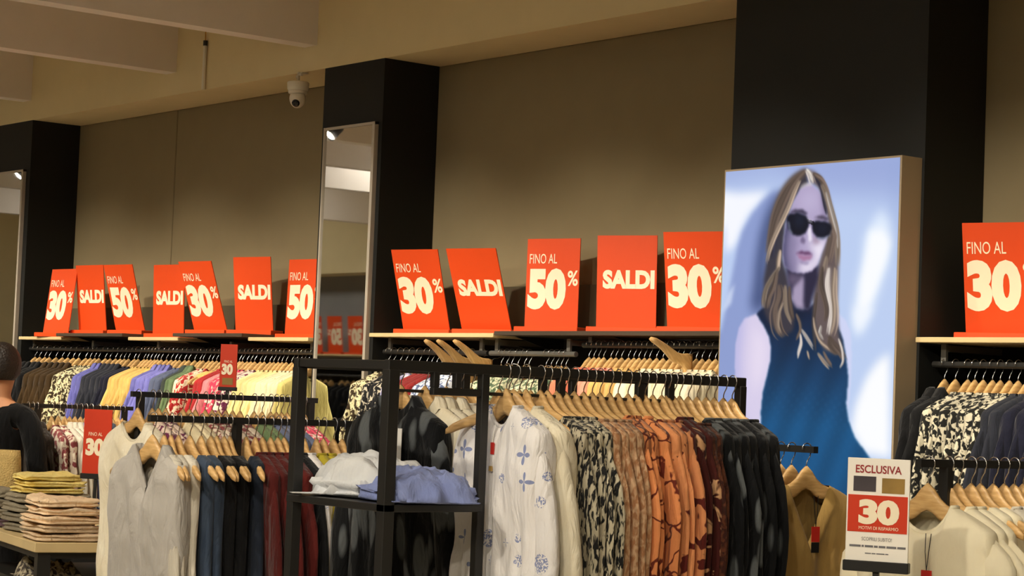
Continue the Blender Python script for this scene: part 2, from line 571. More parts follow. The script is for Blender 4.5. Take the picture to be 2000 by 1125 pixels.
for k in range(11):  # unseen second row, added to light the racks from the front
    x = -12.4 + 1.3 * k
    spot((x, 1.3, 3.4), (x - 1.3, 4.0, 1.1), ADDED_AISLE_SPOT_W, 70, 0.8, 'black track spotlight added out of view to light the floor racks', 'added aisle spotlights')
# unseen glowing panels added under the ceiling as soft fill light
for k in range(10):
    t = thing('added_fill_panel', 'square warm fill light panel added out of view above the aisle', 'ceiling light', (-23.1 + 2.5 * k, 0.9, ZC - 0.03), 0, 'added fill light panels')
    obj('diffuser', MB().box(-0.5, 0.5, -0.5, 0.5, -0.005, 0.01), 'fill_panel_glow', t)
    fm = MB()
    fm.box(-0.54, 0.54, -0.54, -0.5, -0.012, 0.03).box(-0.54, 0.54, 0.5, 0.54, -0.012, 0.03).box(-0.54, -0.5, -0.5, 0.5, -0.012, 0.03).box(0.5, 0.54, -0.5, 0.5, -0.012, 0.03)
    obj('frame', fm, 'sign_white', t)

# ------------------------------------------------------------------ lettering
def text_mesh(body, size, offset=0.0, sx=1.0, spacing=1.0):
    cu = bpy.data.curves.new('lettering', 'FONT')
    cu.body = body
    cu.size = size
    cu.offset = offset
    cu.space_character = spacing
    cu.resolution_u = 4
    cu.fill_mode = 'FRONT'
    o = bpy.data.objects.new('tmp', cu)
    COL.objects.link(o)
    dg = bpy.context.evaluated_depsgraph_get()
    me = bpy.data.meshes.new_from_object(o.evaluated_get(dg))
    bpy.data.objects.remove(o)
    bpy.data.curves.remove(cu)
    me.name = 'lettering'
    co = np.empty(len(me.vertices) * 3)
    me.vertices.foreach_get('co', co)
    co = co.reshape(-1, 3)
    co[:, 0] *= sx
    lo, hi = co.min(0), co.max(0)
    co -= (lo + hi) / 2
    # stand the text upright in the XZ plane, facing -Y, with a hair of thickness
    new = np.stack([co[:, 0], np.zeros(len(co)), co[:, 1]], 1)
    me.vertices.foreach_set('co', new.ravel())
    me.update()
    me.materials.clear()
    return me, (hi - lo)[0], (hi - lo)[1]

_tc = {}
def lettering(parent, body, x, z, height, mat, y, width=None, offset=0.0, name='lettering'):
    """text centred at x, z on a panel's face; scaled to the given height and width"""
    key = (body, offset)
    if key not in _tc:
        _tc[key] = text_mesh(body, 1.0, offset)
    me, w_, h_ = _tc[key]
    o = obj(name, me, mat, parent, (x, y, z))
    s = height / h_
    o.scale = ((width / w_) if width else s, 1, s)
    return o

# ------------------------------------------------------------------ sale signs on the shelves
def sale_sign(kind, x, y, z, yaw, lean, label, w_=0.297, h_=0.42, red='sign_red'):
    t = thing('sale_sign', label, 'sign', (x, y, z), yaw, 'red sale signs on the shelf')
    p = obj('panel', MB().box(-w_ / 2, w_ / 2, -0.0025, 0.0025, 0, h_), red, t)
    p.rotation_euler = (-lean, 0, 0)
    b = obj('base', MB().bevbox(-w_ / 2 - 0.03, w_ / 2 + 0.03, -0.05, 0.05, -0.024, 0.003, 0.002), red, t)
    yl = -0.0034
    if kind == 'SALDI':
        lettering(p, 'SALDI', 0.01, h_ * 0.525, 0.086, 'print_cream', yl, 0.258, 0.055)
    else:
        lettering(p, 'FINO AL', -0.055, h_ * 0.775, 0.046, 'print_cream', yl, 0.155, 0.0)
        lettering(p, kind, -0.030, h_ * 0.435, 0.195, 'print_cream', yl, 0.215, 0.06)
        lettering(p, '%', 0.114, h_ * 0.555, 0.072, 'print_cream', yl, 0.058, 0.02)
    return t

# ------------------------------------------------------------------ shelves above the wall rails
def wall_shelf(x0, x1, ztop, mat, label, yf=6.09):
    t = thing('wall_shelf', label, 'shelf', ((x0 + x1) / 2, YB - 0.03, ztop))
    h = (x1 - x0) / 2
    obj('board', MB().bevbox(-h, h, yf - YB + 0.03, -0.002, -0.02, 0, 0.002), mat, t)
    n = max(2, int((x1 - x0) / 0.45))
    for k in range(n):
        x = -h + 0.06 + k * (2 * h - 0.12) / (n - 1)
        mb = MB()
        mb.v += [(x - 0.004, -0.30, -0.021), (x - 0.004, -0.002, -0.021), (x - 0.004, -0.002, -0.10), (x + 0.004, -0.30, -0.021), (x + 0.004, -0.002, -0.021), (x + 0.004, -0.002, -0.10)]
        mb.f += [(0, 1, 2), (5, 4, 3), (0, 3, 4, 1), (1, 4, 5, 2), (2, 5, 3, 0)]
        obj('bracket', mb, 'metal_black', t)
    return t
wall_shelf(-12.86, -12.245, 1.876, 'shelf_wood', 'pale wooden wall shelf ending against the narrow mirror column by the shopper')
wall_shelf(-12.24, -11.365, 1.897, 'shelf_dark', 'dark edged wall shelf above the navy and periwinkle clothes', 6.05)
wall_shelf(-11.36, -10.755, 1.876, 'shelf_wood', 'pale wooden wall shelf above the gold and lavender clothes')
wall_shelf(-10.75, -9.985, 1.898, 'shelf_dark', 'dark edged wall shelf above the red and pink floral clothes', 6.05)
wall_shelf(-9.98, -9.375, 1.878, 'shelf_wood', 'pale wooden wall shelf above the cream clothes beside the mirror')
wall_shelf(-8.81, -7.785, 1.902, 'shelf_wood', 'pale wooden wall shelf above the empty tilted hangers')
wall_shelf(-7.78, -6.265, 1.912, 'shelf_dark', 'dark edged wall shelf above the coral and cream blouses')
wall_shelf(-5.215, -3.7, 1.889, 'shelf_wood', 'pale wooden wall shelf right of the illuminated poster')

for x0, x1, z in ((-12.87, -9.375, 2.082), (-8.81, -6.265, 2.15), (-5.215, -3.2, 2.1)):
    o = struct('trim_band', MB().box(x0, x1, YB - 0.045, YB - 0.031, 1.93, z), 'wall_band', 'darker backing strip on the wall behind the sale signs')

SIGNS = [
    ('30', -12.417, 6.135, 1.900, 0.099, 0.113, 'red FINO AL 30% sign leaning back, at the shelf end by the mirror column'),
    ('SALDI', -12.144, 6.258, 1.921, 0.138, -0.119, 'red SALDI sign wedged between a 30% and a 50% sign'),
    ('50', -11.641, 6.257, 1.921, 0.135, -0.289, 'red FINO AL 50% sign tilted forward above the charcoal and gold clothes'),
    ('SALDI', -11.174, 6.26, 1.900, 0.15, -0.04, 'red SALDI sign partly covered by a tilted 30% sign'),
    ('30', -10.657, 6.25, 1.922, 0.156, -0.351, 'red FINO AL 30% sign tilted forward over the corner of a SALDI sign'),
    ('SALDI', -10.225, 6.28, 1.922, 0.233, -0.112, 'red SALDI sign standing alone above the pink and plum floral clothes'),
    ('50', -9.787, 6.32, 1.902, 0.131, 0.024, 'red FINO AL 50% sign cut off by the tall mirror'),
    ('30', -8.588, 6.29, 1.926, 0.276, -0.309, 'red FINO AL 30% sign tilted forward beside the black mirror column'),
    ('SALDI', -8.099, 6.296, 1.926, 0.288, -0.392, 'red SALDI sign tilted forward above three empty wooden hangers'),
    ('50', -7.587, 6.277, 1.936, 0.293, 0.002, 'red FINO AL 50% sign standing upright between two SALDI signs'),
    ('SALDI', -7.104, 6.318, 1.936, 0.411, -0.045, 'red SALDI sign standing upright above the coral blouses'),
    ('30', -6.631, 6.314, 1.936, 0.327, -0.163, 'red FINO AL 30% sign half hidden by the illuminated poster'),
    ('30', -5.007, 6.346, 1.913, 0.292, -0.164, 'red FINO AL 30% sign on the shelf over the black printed tops'),
]
for s in SIGNS:
    sale_sign(*s)

# ------------------------------------------------------------------ hangers and garments
def hz(x):
    """height of the hanger's upper edge at x, the rail's centre being z = 0"""
    a = abs(x)
    return -0.054 - 0.034 * min(1, a / 0.05) ** 1.5 - 0.38 * a - 0.4 * max(0, a - 0.12) ** 1.6

def hanger_meshes():
    mb = MB()
    N = 20
    HW = 0.212
    for i in range(N + 1):
        s = -1 + 2 * i / N
        x = s * HW
        a = abs(s)
        top = hz(x)
        ht = 0.048 * (1 - a) ** 2 + 0.026
        th = 0.0085 + 0.001 * a ** 2
        e = 0.35 if i in (0, N) else 1.0
        zc = top - ht / 2
        hh = ht / 2 * (0.6 if i in (0, N) else 1)
        yo = -0.006 * a ** 2
        c = 0.55
        for (yy, zz) in ((-th * c, hh), (th * c, hh), (th, hh * c), (th, -hh * c), (th * c, -hh), (-th * c, -hh), (-th, -hh * c), (-th, hh * c)):
            mb.v.append((x, yo + yy * e, zc + zz))
    for i in range(N):
        for k in range(8):
            j = (k + 1) % 8
            mb.f.append((i * 8 + k, i * 8 + j, i * 8 + 8 + j, i * 8 + 8 + k))
    mb.f.append(tuple(range(7, -1, -1)))
    mb.f.append(tuple(N * 8 + k for k in range(8)))
    body = mb.mesh('hanger_body', True)
    body.materials.append(MATS['hanger_wood'])
    pts = [(0, 0, -0.07), (0, 0, -0.045), (0.004, 0, -0.036), (0.014, 0, -0.022)]
    for k in range(9):
        t = R(-40 + k * 27.5)
        pts.append((0.0205 * math.cos(t), 0, 0.0205 * math.sin(t)))
    h = MB().tube(pts, 0.002, 5)
    hook = h.mesh('hook', True)
    hook.materials.append(MATS['metal_chrome'])
    return body, hook
H_BODY, H_HOOK = hanger_meshes()

def hanger(loc, rotz, label, group, tilt=0.0):
    t = thing('clothes_hanger', label, 'hanger', loc, rotz, group)
    t.rotation_euler = (0, tilt, rotz)
    obj('wooden_body', H_BODY, None, t)
    obj('hook', H_HOOK, None, t)
    return t

def garment_meshes(seed, L=0.62, S=0.222, hem=0.25, D=0.02, nw=0.095, nd=0.05, vneck=False, sleeve=0.0, folds=0.5, collar=None, open_front=False, ruffle=False, res=1):
    """body, sleeves and collar of a garment hanging on a hanger; D is half its thickness"""
    rnd = random.Random(seed)
    ph = [rnd.uniform(0, 6.28) for _ in range(6)]
    ns = 13 if res == 1 else 33
    cols = sorted(set([-1 + 2 * i / (ns - 1) for i in range(ns)] + [-nw / S, nw / S, -nw / S * 0.5, nw / S * 0.5, -0.965, 0.965, -0.92, 0.92]))
    nv = 15 if res == 1 else 40
    T = [1 - (1 - i / (nv - 1)) ** 1.4 for i in range(nv)]
    skew = rnd.uniform(-0.6, 0.6) * D
    def topz(x, front):
        a = abs(x)
        base = hz(x) + 0.005 - (0.004 * max(0, (a - S * 0.9) / (S * 0.1)) ** 2)
        if a < nw:
            q = a / nw
            e = hz(nw) + 0.005
            d = (nd if front else 0.012)
            return e - d * ((1 - q) if vneck and front else (1 - q * q) ** 0.8)
        return base
    zh = -0.06 - L
    def W(t):
        if t > 0.75:
            k = (t - 0.75) / 0.25
            return (S + 0.012) * (1 - k) + S * k
        k = t / 0.75
        waist = 0.012 * math.sin(math.pi * k)
        return hem * (1 - k) + (S + 0.012) * k - waist
    rows = []
    for t in T:
        w_ = W(t)
        d_ = D * min(1.0, math.sqrt(max(0.0, (1 - t) / 0.10))) + 0.0125 * t
        row = []
        for side in (0, 1):
            cs = cols if side == 0 else cols[::-1][1:-1]
            for s in cs:
                x = w_ * s
                front = side == 0
                zt = topz(S * s, front)
                z = zh + t * (zt - zh)
                prof = (1 - abs(s) ** (4 + 26 * t ** 3)) ** 0.5
                f = math.sin(9 * s + ph[0] + 1.5 * t) + 0.6 * math.sin(17 * s + ph[1]) + 0.4 * math.sin(27 * s + ph[2] - 3 * t)
                amp = folds * (1 - t) ** 0.8
                y = (d_ * (prof + 0.12) * (1 + amp * f * 0.5) + 0.0) * (-1 if front else 1)
                y += 0.5 * D * amp * math.sin(7 * s + ph[3] + 2 * t) + skew * (1 - t)
                if res > 1:
                    env = min(1, (1 - t) * 7) * prof
                    y += (0.020 * mnoise.noise(Vector((x * 9 + ph[0], 0 if front else 5, z * 3.5))) + 0.010 * mnoise.noise(Vector((x * 20 + z * 7, ph[1] + (0 if front else 5), z * 8)))) * env
                z += 0.008 * (1 - t) * math.sin(5 * s + ph[4])
                x += 0.006 * (1 - t) * math.sin(11 * t + ph[5])
                row.append((x, y, z))
        rows.append(row)
    n = len(rows[0])
    mb = MB()
    for row in rows:
        mb.v += row
    nf = len(cols)
    for i in range(nv - 1):
        for k in range(n):
            j = (k + 1) % n
            if open_front and nf // 2 - 0 == k and i < nv - 2:
                continue
            mb.f.append((i * n + k, i * n + j, (i + 1) * n + j, (i + 1) * n + k))
    # close the shoulder seams either side of the neck opening
    top0 = (nv - 1) * n
    for k in range(nf - 1):
        if min(abs(cols[k]), abs(cols[k + 1])) * S >= nw - 1e-4 and cols[k] * cols[k + 1] > 0:
            bk = lambda q: top0 + (q if q in (0, nf - 1) else n - q)
            f_ = [top0 + k, top0 + k + 1, bk(k + 1), bk(k)]
            f_ = [q for i, q in enumerate(f_) if q not in f_[:i]]
            mb.f.append(tuple(f_))
    body = mb.mesh('body', True)
    parts = [('body', body)]
    if sleeve > 0:
        for sg in (-1, 1):
            e = hz(S)
            k = sleeve
            sw = rnd.uniform(-0.025, 0.02)
            rx = 0.058
            m = 8
            pts, rads = [], []
            for i in range(m):
                q = i / (m - 1)
                x = S - 0.052 + 0.045 * min(1, q * 3) + (0.03 + sw) * math.sin(q * 2.2)
                y = 0.3 * D * math.sin(q * 5 + ph[sg + 1]) + 0.4 * D * q * math.sin(ph[2])
                z = e - 0.035 - q * k
                pts.append((sg * x, y, z))
                rads.append(rx * (0.82 + 0.18 * math.sin(min(1, q * 2) * 1.57)) * (1 - 0.22 * q) * (1 + 0.05 * math.sin(q * 14 + ph[3])))
            sm = MB()
            sm.tube(pts, rads, 10, flat=max(0.28, min(0.75, D / 0.05)))
            parts.append(('sleeve', sm.mesh('sleeve', True)))
    if collar:
        loop = [rows[-1][i] for i in range(n) if abs(rows[-1][i][0]) <= nw + 1e-4]
        fr = sorted([p for p in loop if p[1] < 0], key=lambda p: p[0])
        bk = sorted([p for p in loop if p[1] >= 0], key=lambda p: -p[0])
        ring = fr + bk
        if len(ring) > 4:
            cm = MB()
            if collar == 'rib':
                cm.tube(ring + [ring[0]], 0.0075, 6, cap=False)
            else:
                c0 = len(ring)
                for up, sc in ((0, 1.0), (0.028, 0.86), (0.022, 1.02), (-0.012, 1.3)):
                    for p in ring:
                        yy = p[1] * sc + (-0.006 if p[1] < 0 else 0.004) * (1 if sc > 1 else 0)
                        cm.v.append((p[0] * sc, yy, p[2] + up))
                for r_ in range(3):
                    for i in range(c0):
                        j = (i + 1) % c0
                        if i == len(fr) // 2 and r_ > 0:
                            continue
                        cm.f.append((r_ * c0 + i, r_ * c0 + j, r_ * c0 + c0 + j, r_ * c0 + c0 + i))
            parts.append(('collar', cm.mesh('collar', True)))
    if ruffle:
        rm = MB()
        m = 26
        for i in range(m):
            q = i / (m - 1)
            z = -0.12 - q * (L - 0.1)
            x = 0.055 + 0.03 * math.sin(q * 9) - 0.02 * q
            wv = 0.035 * math.sin(q * 21) + 0.012 * math.sin(q * 47)
            yb = -D * 1.0 - 0.004
            rm.v += [(x - 0.005, yb, z), (x + 0.04 + 0.25 * wv, yb - 0.02 - 0.3 * abs(wv), z + 0.004), (x + 0.085 + 0.6 * wv, yb - 0.028 + 0.7 * wv, z - 0.012)]
        for i in range(m - 1):
            for k in range(2):
                rm.f.append((i * 3 + k, i * 3 + k + 1, i * 3 + k + 4, i * 3 + k + 3))
        o = rm.mesh('ruffle', True)
        parts.append(('ruffle', o))
    return parts

KINDS = {   # name of the thing, everyday category, shape
    'blouse': ('blouse', 'blouse', dict(L=0.62, sleeve=0.50, collar='rib', nw=0.068, nd=0.045)),
    'shirt': ('shirt', 'shirt', dict(L=0.66, sleeve=0.54, collar='shirt', nw=0.075, nd=0.05)),
    'tee': ('t_shirt', 't-shirt', dict(L=0.58, sleeve=0.16, collar='rib', nw=0.095, nd=0.06)),
    'dress': ('dress', 'dress', dict(L=1.02, sleeve=0.46, collar='rib', hem=0.27, nw=0.11)),
    'tank': ('sleeveless_top', 'top', dict(L=0.62, S=0.155, hem=0.225, nw=0.088, nd=0.08)),
    'jacket': ('jacket', 'jacket', dict(L=0.72, sleeve=0.56, collar='shirt', nw=0.08)),
    'cardigan': ('cardigan', 'cardigan', dict(L=0.7, sleeve=0.56, vneck=True, nw=0.09, nd=0.2)),
}
_gcache = {}
def garment(kind, mat, loc, rotz, label, group, D=0.016, variant=0, over=None, name=None, unique=False):
    nm, cat, par = KINDS[kind]
    par = dict(par)
    par['D'] = D
    if over:
        par.update(over)
    key = (kind, D, variant, str(over))
    if key not in _gcache:
        _gcache[key] = garment_meshes(hash((kind, variant)) % 9999 if False else (len(kind) * 131 + variant * 17 + int(D * 1000)), **par)
    t = thing(name or nm, label, cat, loc, rotz, group)
    for pn, me in _gcache[key]:
        obj(pn, me, mat, t)
    return t

RND = random.Random(7)
def hang(kind, mat, loc, rotz, label, group, hlabel, hgroup, D=0.016, variant=None, yaw=0.0, over=None, with_hanger=True):
    v = RND.randrange(4) if variant is None else variant
    g = garment(kind, mat, loc, rotz + yaw, label, group, D, v, over)
    if with_hanger:
        hanger(loc, rotz + yaw, hlabel, hgroup)
    return g

ORD = ('first', 'second', 'third', 'fourth', 'fifth', 'sixth', 'seventh', 'eighth', 'ninth', 'tenth', 'eleventh', 'twelfth', 'thirteenth', 'fourteenth')
def fit(*opts):
    """the fullest wording that keeps to sixteen words"""
    for o in opts:
        if len(o.split()) <= 16:
            return o
    return opts[-1]

def row(axis, fixed, z, segs, rotz, where, jitter=5.0, start='rail end'):
    """segs: (start, end, count, kind, material, what it is); hung along x or y"""
    prev = start
    yw = 0.0
    for (a, b, n, kind, mat, what) in segs:
        ov = None
        if isinstance(kind, tuple):
            kind, ov = kind
        step = (b - a) / n
        D = max(0.008, min(0.02, abs(step) * 0.36))
        D = round(D, 3)
        for i in range(n):
            p = a + (i + 0.5) * step + RND.uniform(-0.1, 0.1) * step
            loc = (p, fixed, z) if axis == 'x' else (fixed, p, z)
            yw = 0.72 * yw + 0.42 * RND.uniform(-jitter, jitter)
            if n > 1:
                lab = fit('%s on the %s, %s from the %s' % (what, where, ORD[i], prev), '%s, %s from the %s' % (what, ORD[i], prev))
                hl = fit('wooden hanger of the %s %s from the %s, %s' % (ORD[i], what, prev, where), 'wooden hanger of the %s %s on the %s' % (ORD[i], what, where), 'hanger of the %s %s, %s' % (ORD[i], what, where))
            else:
                lab = fit('%s on the %s, beside the %s' % (what, where, prev), '%s on the %s' % (what, where))
                hl = fit('wooden hanger of the %s on the %s' % (what, where))
            hang(kind, mat, loc, rotz, lab, '%s, %s' % (what, where) if n > 1 else None, hl, 'hangers of the %s, %s' % (what, where) if n > 1 else None,
                 D, None, R(yw), ov)
        prev = what

def wall_rail(x0, x1, z, ztop, label, mat='metal_black'):
    t = thing('wall_rail', label, 'rail', ((x0 + x1) / 2, 6.17, z))
    h = (x1 - x0) / 2
    obj('rail', MB().tube([(-h, 0, 0), (h, 0, 0)], 0.0125, 10), mat, t)
    n = max(2, int(2 * h / 0.8) + 1)
    for k in range(n):
        x = -h + 0.05 + k * (2 * h - 0.1) / (n - 1)
        obj('bracket', MB().box(x - 0.012, x + 0.012, -0.006, 0.006, 0.012, ztop - z).box(x - 0.01, x + 0.01, 0.0, YB - 6.172, ztop - z - 0.03, ztop - z - 0.005), 'metal_grey', t)
wall_rail(-12.84, -9.40, 1.80, 1.855, 'black wall rail carrying the long multicoloured row of clothes')
wall_rail(-8.78, -7.92, 1.81, 1.88, 'black wall rail carrying dark red and blue print tops')
wall_rail(-7.90, -7.27, 1.81, 1.88, 'bright metal wall rail carrying green leaf print blouses', 'metal_grey')
wall_rail(-7.22, -6.28, 1.852, 1.89, 'black wall rail carrying coral and cream blouses')
wall_rail(-5.19, -3.75, 1.79, 1.868, 'black wall rail carrying black printed tops')

LW = 'long wall rail'
row('x', 6.17, 1.80, [
    (-12.80, -12.52, 4, 'jacket', 'black_cloth', 'black jacket'),
    (-12.50, -12.10, 5, 'jacket', 'olive_brown', 'olive brown jacket'),
    (-12.08, -11.84, 4, 'blouse', 'leopard', 'black and cream animal print blouse'),
    (-11.82, -11.70, 2, 'shirt', 'periwinkle', 'periwinkle blue shirt'),
    (-11.68, -11.46, 4, 'jacket', 'charcoal', 'charcoal jacket'),
    (-11.44, -11.34, 2, 'blouse', 'navy', 'dark navy blouse'),
    (-11.32, -11.06, 6, 'blouse', 'gold_yellow', 'gold yellow blouse'),
    (-11.04, -10.84, 4, 'shirt', 'lavender', 'lavender blue shirt'),
    (-10.82, -10.74, 2, 'blouse', 'grey_blue', 'grey blue blouse'),
    (-10.72, -10.66, 1, 'jacket', 'dark_green', 'dark green jacket'),
    (-10.65, -10.57, 2, 'jacket', 'sage', 'sage green jacket'),
    (-10.55, -10.42, 3, 'blouse', 'red_floral', 'cream blouse with red flowers'),
    (-10.41, -10.33, 2, 'tank', 'gold_yellow', 'gold sleeveless top'),
    (-10.32, -10.22, 2, 'blouse', 'red_cloth', 'plain red blouse'),
    (-10.21, -10.14, 2, 'blouse', 'pink_cloth', 'plain pink blouse'),
    (-10.13, -10.01, 3, 'blouse', 'magenta_floral', 'magenta floral blouse'),
    (-10.00, -9.90, 2, 'blouse', 'plum_floral', 'plum and cream floral blouse'),
    (-9.89, -9.68, 5, 'blouse', 'pale_yellow', 'pale yellow blouse'),
    (-9.67, -9.47, 5, 'blouse', 'cream', 'cream blouse'),
    (-9.46, -9.42, 1, ('blouse', dict(L=0.7)), 'yellow_green', 'pale yellow green blouse'),
], R(90), LW, 12, 'mirror column')
MW = 'grey wall rail'
row('x', 6.17, 1.81, [
    (-8.76, -8.68, 2, 'blouse', 'leopard', 'black and cream animal print blouse'),
    (-8.66, -8.52, 3, 'blouse', 'black_floral', 'black floral blouse'),
    (-8.50, -8.44, 1, 'blouse', 'lilac_white', 'lilac and white blouse'),
    (-8.43, -8.27, 4, 'blouse', 'dark_red', 'dark red blouse'),
    (-8.24, -8.02, 5, 'blouse', 'blue_white', 'blue and white print blouse'),
    (-7.84, -7.58, 6, 'blouse', 'leaf_green', 'cream blouse with green leaf print'),
    (-7.50, -7.32, 5, 'blouse', 'leaf_green', 'green leaf print blouse'),
], R(90), MW, 10, 'mirror column')
row('x', 6.17, 1.852, [
    (-7.20, -7.06, 4, 'blouse', 'coral', 'coral red blouse'),
    (-7.05, -6.94, 3, 'blouse', 'pink_coral', 'salmon pink blouse'),
    (-6.93, -6.76, 5, 'blouse', 'tan_gold', 'tan gold blouse'),
    (-6.75, -6.30, 11, 'blouse', 'off_white', 'off white blouse'),
], R(90), 'rail beside the poster', 10, 'leaf print blouses')
row('x', 6.17, 1.79, [
    (-5.16, -5.06, 2, 'jacket', 'black_cloth', 'plain black jacket'),
    (-5.05, -4.78, 7, 'blouse', 'bw_print', 'black and cream printed blouse'),
    (-4.77, -4.70, 2, 'blouse', 'charcoal', 'charcoal blouse'),
    (-4.69, -4.30, 8, 'jacket', 'navy', 'dark navy jacket'),
], R(90), 'wall rail past the poster', 7, 'wide column')
# three empty hangers tipped upwards, and one by the poster
for k, x in enumerate((-7.87, -8.00, -8.10)):
    hanger((x, 6.20, 1.81), R(90), 'empty tipped up wooden hanger, %s from the leaf print blouses' % ORD[k], 'empty tipped hangers', R(52))
hanger((-6.47, 6.17, 1.852), R(90), 'empty wooden hanger tipped up beside the poster', None, R(46))

# ------------------------------------------------------------------ floor racks
def rack_y(name_label, x, y0, y1, z, posts, foot=0.22, bar=0.022):
    t = thing('clothes_rack', name_label, 'clothes rack', (x, (y0 + y1) / 2, 0))
    c = (y0 + y1) / 2
    obj('rail', MB().box(-bar / 2, bar / 2, y0 - c, y1 - c, z - bar / 2, z + bar / 2), 'metal_black', t)
    for y in posts:
        obj('post', MB().box(-0.016, 0.016, y - c - 0.012, y - c + 0.012, 0.03, z - bar / 2), 'metal_black', t)
        obj('foot', MB().box(-foot, foot, y - c - 0.02, y - c + 0.02, 0.0, 0.03), 'metal_black', t)
    return t

# front tower rack with two rails and a shelf
XA0, XA1, YA0, YA1, ZA = -5.385, -4.907, 3.475, 4.875, 1.682
t = thing('clothes_rack', 'tall black frame rack with a shelf of folded shirts and two full rails', 'clothes rack', ((XA0 + XA1) / 2, (YA0 + YA1) / 2, 0))
def ra(name, x0, x1, y0, y1, z0, z1):
    cx, cy = (XA0 + XA1) / 2, (YA0 + YA1) / 2
    obj(name, MB().bevbox(x0 - cx, x1 - cx, y0 - cy, y1 - cy, z0, z1, 0.002), 'metal_black', t)
for x, y, s in ((XA0, YA0, 0.017), (XA1, YA0, 0.019), (XA1, 3.81, 0.014), (XA0, 3.81, 0.014), (XA1, YA1, 0.015), (XA0, YA1, 0.015)):
    ra('post', x - s, x + s, y - s, y + s, 0.0, ZA - 0.0135)
for x in (XA0, XA1):
    ra('rail', x - 0.0125, x + 0.0125, YA0 - 0.017, YA1 + 0.015, ZA - 0.0165, ZA + 0.0145)
    ra('tie_bar', x - 0.005, x + 0.005, 3.824, 4.56, ZA - 0.077, ZA - 0.067)
    for y in (4.107, 4.43, 4.56):
        ra('rail_bracket', x - 0.01, x + 0.01, y - 0.014, y + 0.014, ZA - 0.068, ZA - 0.0135)
for y in (YA0, YA1):
    ra('cross_bar', XA0 + 0.0126, XA1 - 0.0126, y - 0.012, y + 0.012, ZA - 0.0125, ZA + 0.0125)
ra('side_bar', XA1 - 0.011, XA1 + 0.011, 3.62, 3.796, ZA - 0.082, ZA - 0.06)
ra('side_bar', XA1 - 0.011, XA1 + 0.011, 3.62, 3.642, ZA - 0.06, ZA - 0.0135)
ra('side_bar', XA1 - 0.011, XA1 + 0.011, 3.70, 3.722, ZA - 0.06, ZA - 0.0135)
ra('shelf', XA0 - 0.017, XA1 + 0.019, YA0 - 0.019, 3.81, 1.262, 1.284)
for y in (YA0 + 0.03, 3.79, YA1 - 0.03):
    ra('floor_bar', XA0 + 0.016, XA1 - 0.016, y - 0.012, y + 0.012, 0.05, 0.075)

FA = 'tall frame rack'
row('y', XA1, ZA, [
    (4.01, 4.145, 4, ('dress', dict(nw=0.135)), 'zebra', 'black and grey streaked dress'),
    (4.145, 4.285, 4, ('dress', dict(nw=0.145)), 'brown_lace', 'light brown lace dress'),
    (4.285, 4.40, 3, ('dress', dict(nw=0.115)), 'peach_lines', 'peach dress with thin dark line drawing'),
    (4.40, 4.51, 3, ('dress', dict(nw=0.135)), 'peach_block', 'peach dress with maroon patches'),
    (4.51, 4.565, 2, 'dress', 'maroon_floral', 'maroon floral dress'),
    (4.565, 4.62, 2, ('dress', dict(nw=0.15)), 'rust_brown', 'rust brown dress'),
    (4.625, 4.855, 6, 'dress', 'black_leaf', 'black dress with grey leaf print'),
], R(-4), FA, 8, 'ruffle blouse')
row('y', XA0, ZA, [
    (3.93, 4.05, 3, 'jacket', 'ivory', 'ivory jacket'),
    (4.06, 4.20, 3, 'blouse', 'linen_white', 'pale linen blouse'),
    (4.22, 4.40, 4, 'blouse', 'floral_multi', 'cream and maroon floral blouse'),
], 0.0, 'inner frame rail', 6, 'leaf print jacket')

def hang_tag(parent, x, z, D, red=True):
    """price tag on a cord"""
    y = -D - 0.022
    s = obj('tag_cord', MB().tube([(x - 0.008, y + 0.004, z), (x - 0.006, y, z - 0.05), (x, y, z - 0.10)], 0.0012, 5).tube([(x + 0.010, y + 0.004, z), (x + 0.006, y, z - 0.05), (x, y, z - 0.10)], 0.0012, 5), 'tag_black', parent)
    obj('price_tag', MB().box(x - 0.017, x + 0.017, y - 0.001, y + 0.001, z - 0.15, z - 0.10), 'tag_red' if red else 'tag_white', parent)
    obj('price_tag', MB().box(x - 0.016, x + 0.016, y - 0.001, y + 0.001, z - 0.185, z - 0.151), 'tag_black' if red else 'tag_white', parent)

g = garment('jacket', 'black_leaf', (XA0 - 0.02, 3.868, ZA), R(4), 'black jacket with grey leaf print hanging behind the shirt shelf', None, 0.028, 1, dict(L=0.82, res=2))
hanger((XA0 - 0.02, 3.868, ZA), R(4), 'wooden hanger of the black leaf print jacket behind the shelf', None)
lt = obj('hang_label', MB().box(0.045, 0.087, -0.062, -0.06, -0.31, -0.19), 'tag_white', g)
obj('label_string', MB().tube([(0.03, -0.035, -0.11), (0.055, -0.055, -0.15), (0.066, -0.061, -0.19)], 0.001, 5), 'tag_white', g)
g = garment('blouse', 'white_floral', (XA1 + 0.01, 3.89, ZA), R(-6), 'white blouse with blue flowers at the front of the tall rack', None, 0.028, 2, dict(L=0.62, sleeve=0.58, nd=0.06, res=2))
hanger((XA1 + 0.01, 3.89, ZA), R(-6), 'wooden hanger of the white blue-flowered blouse', None)
obj('price_tag', MB().box(-0.002, 0.016, -0.047, -0.045, -0.25, -0.215), 'tag_red', g)
obj('price_tag', MB().box(-0.008, 0.010, -0.047, -0.045, -0.30, -0.285), 'tan_knit', g)
obj('label_string', MB().tube([(0.004, -0.035, -0.16), (0.006, -0.044, -0.19), (0.007, -0.046, -0.215)], 0.001, 5), 'tag_white', g)
g = garment('blouse', 'ivory', (XA1 + 0.01, 3.965, ZA), R(-5), 'ivory blouse with a long wavy ruffle beside the streaked dresses', None, 0.03, 3, dict(L=0.8, sleeve=0.62, ruffle=True, res=2))
hanger((XA1 + 0.01, 3.965, ZA), R(-5), 'wooden hanger of the ivory ruffle blouse', None)

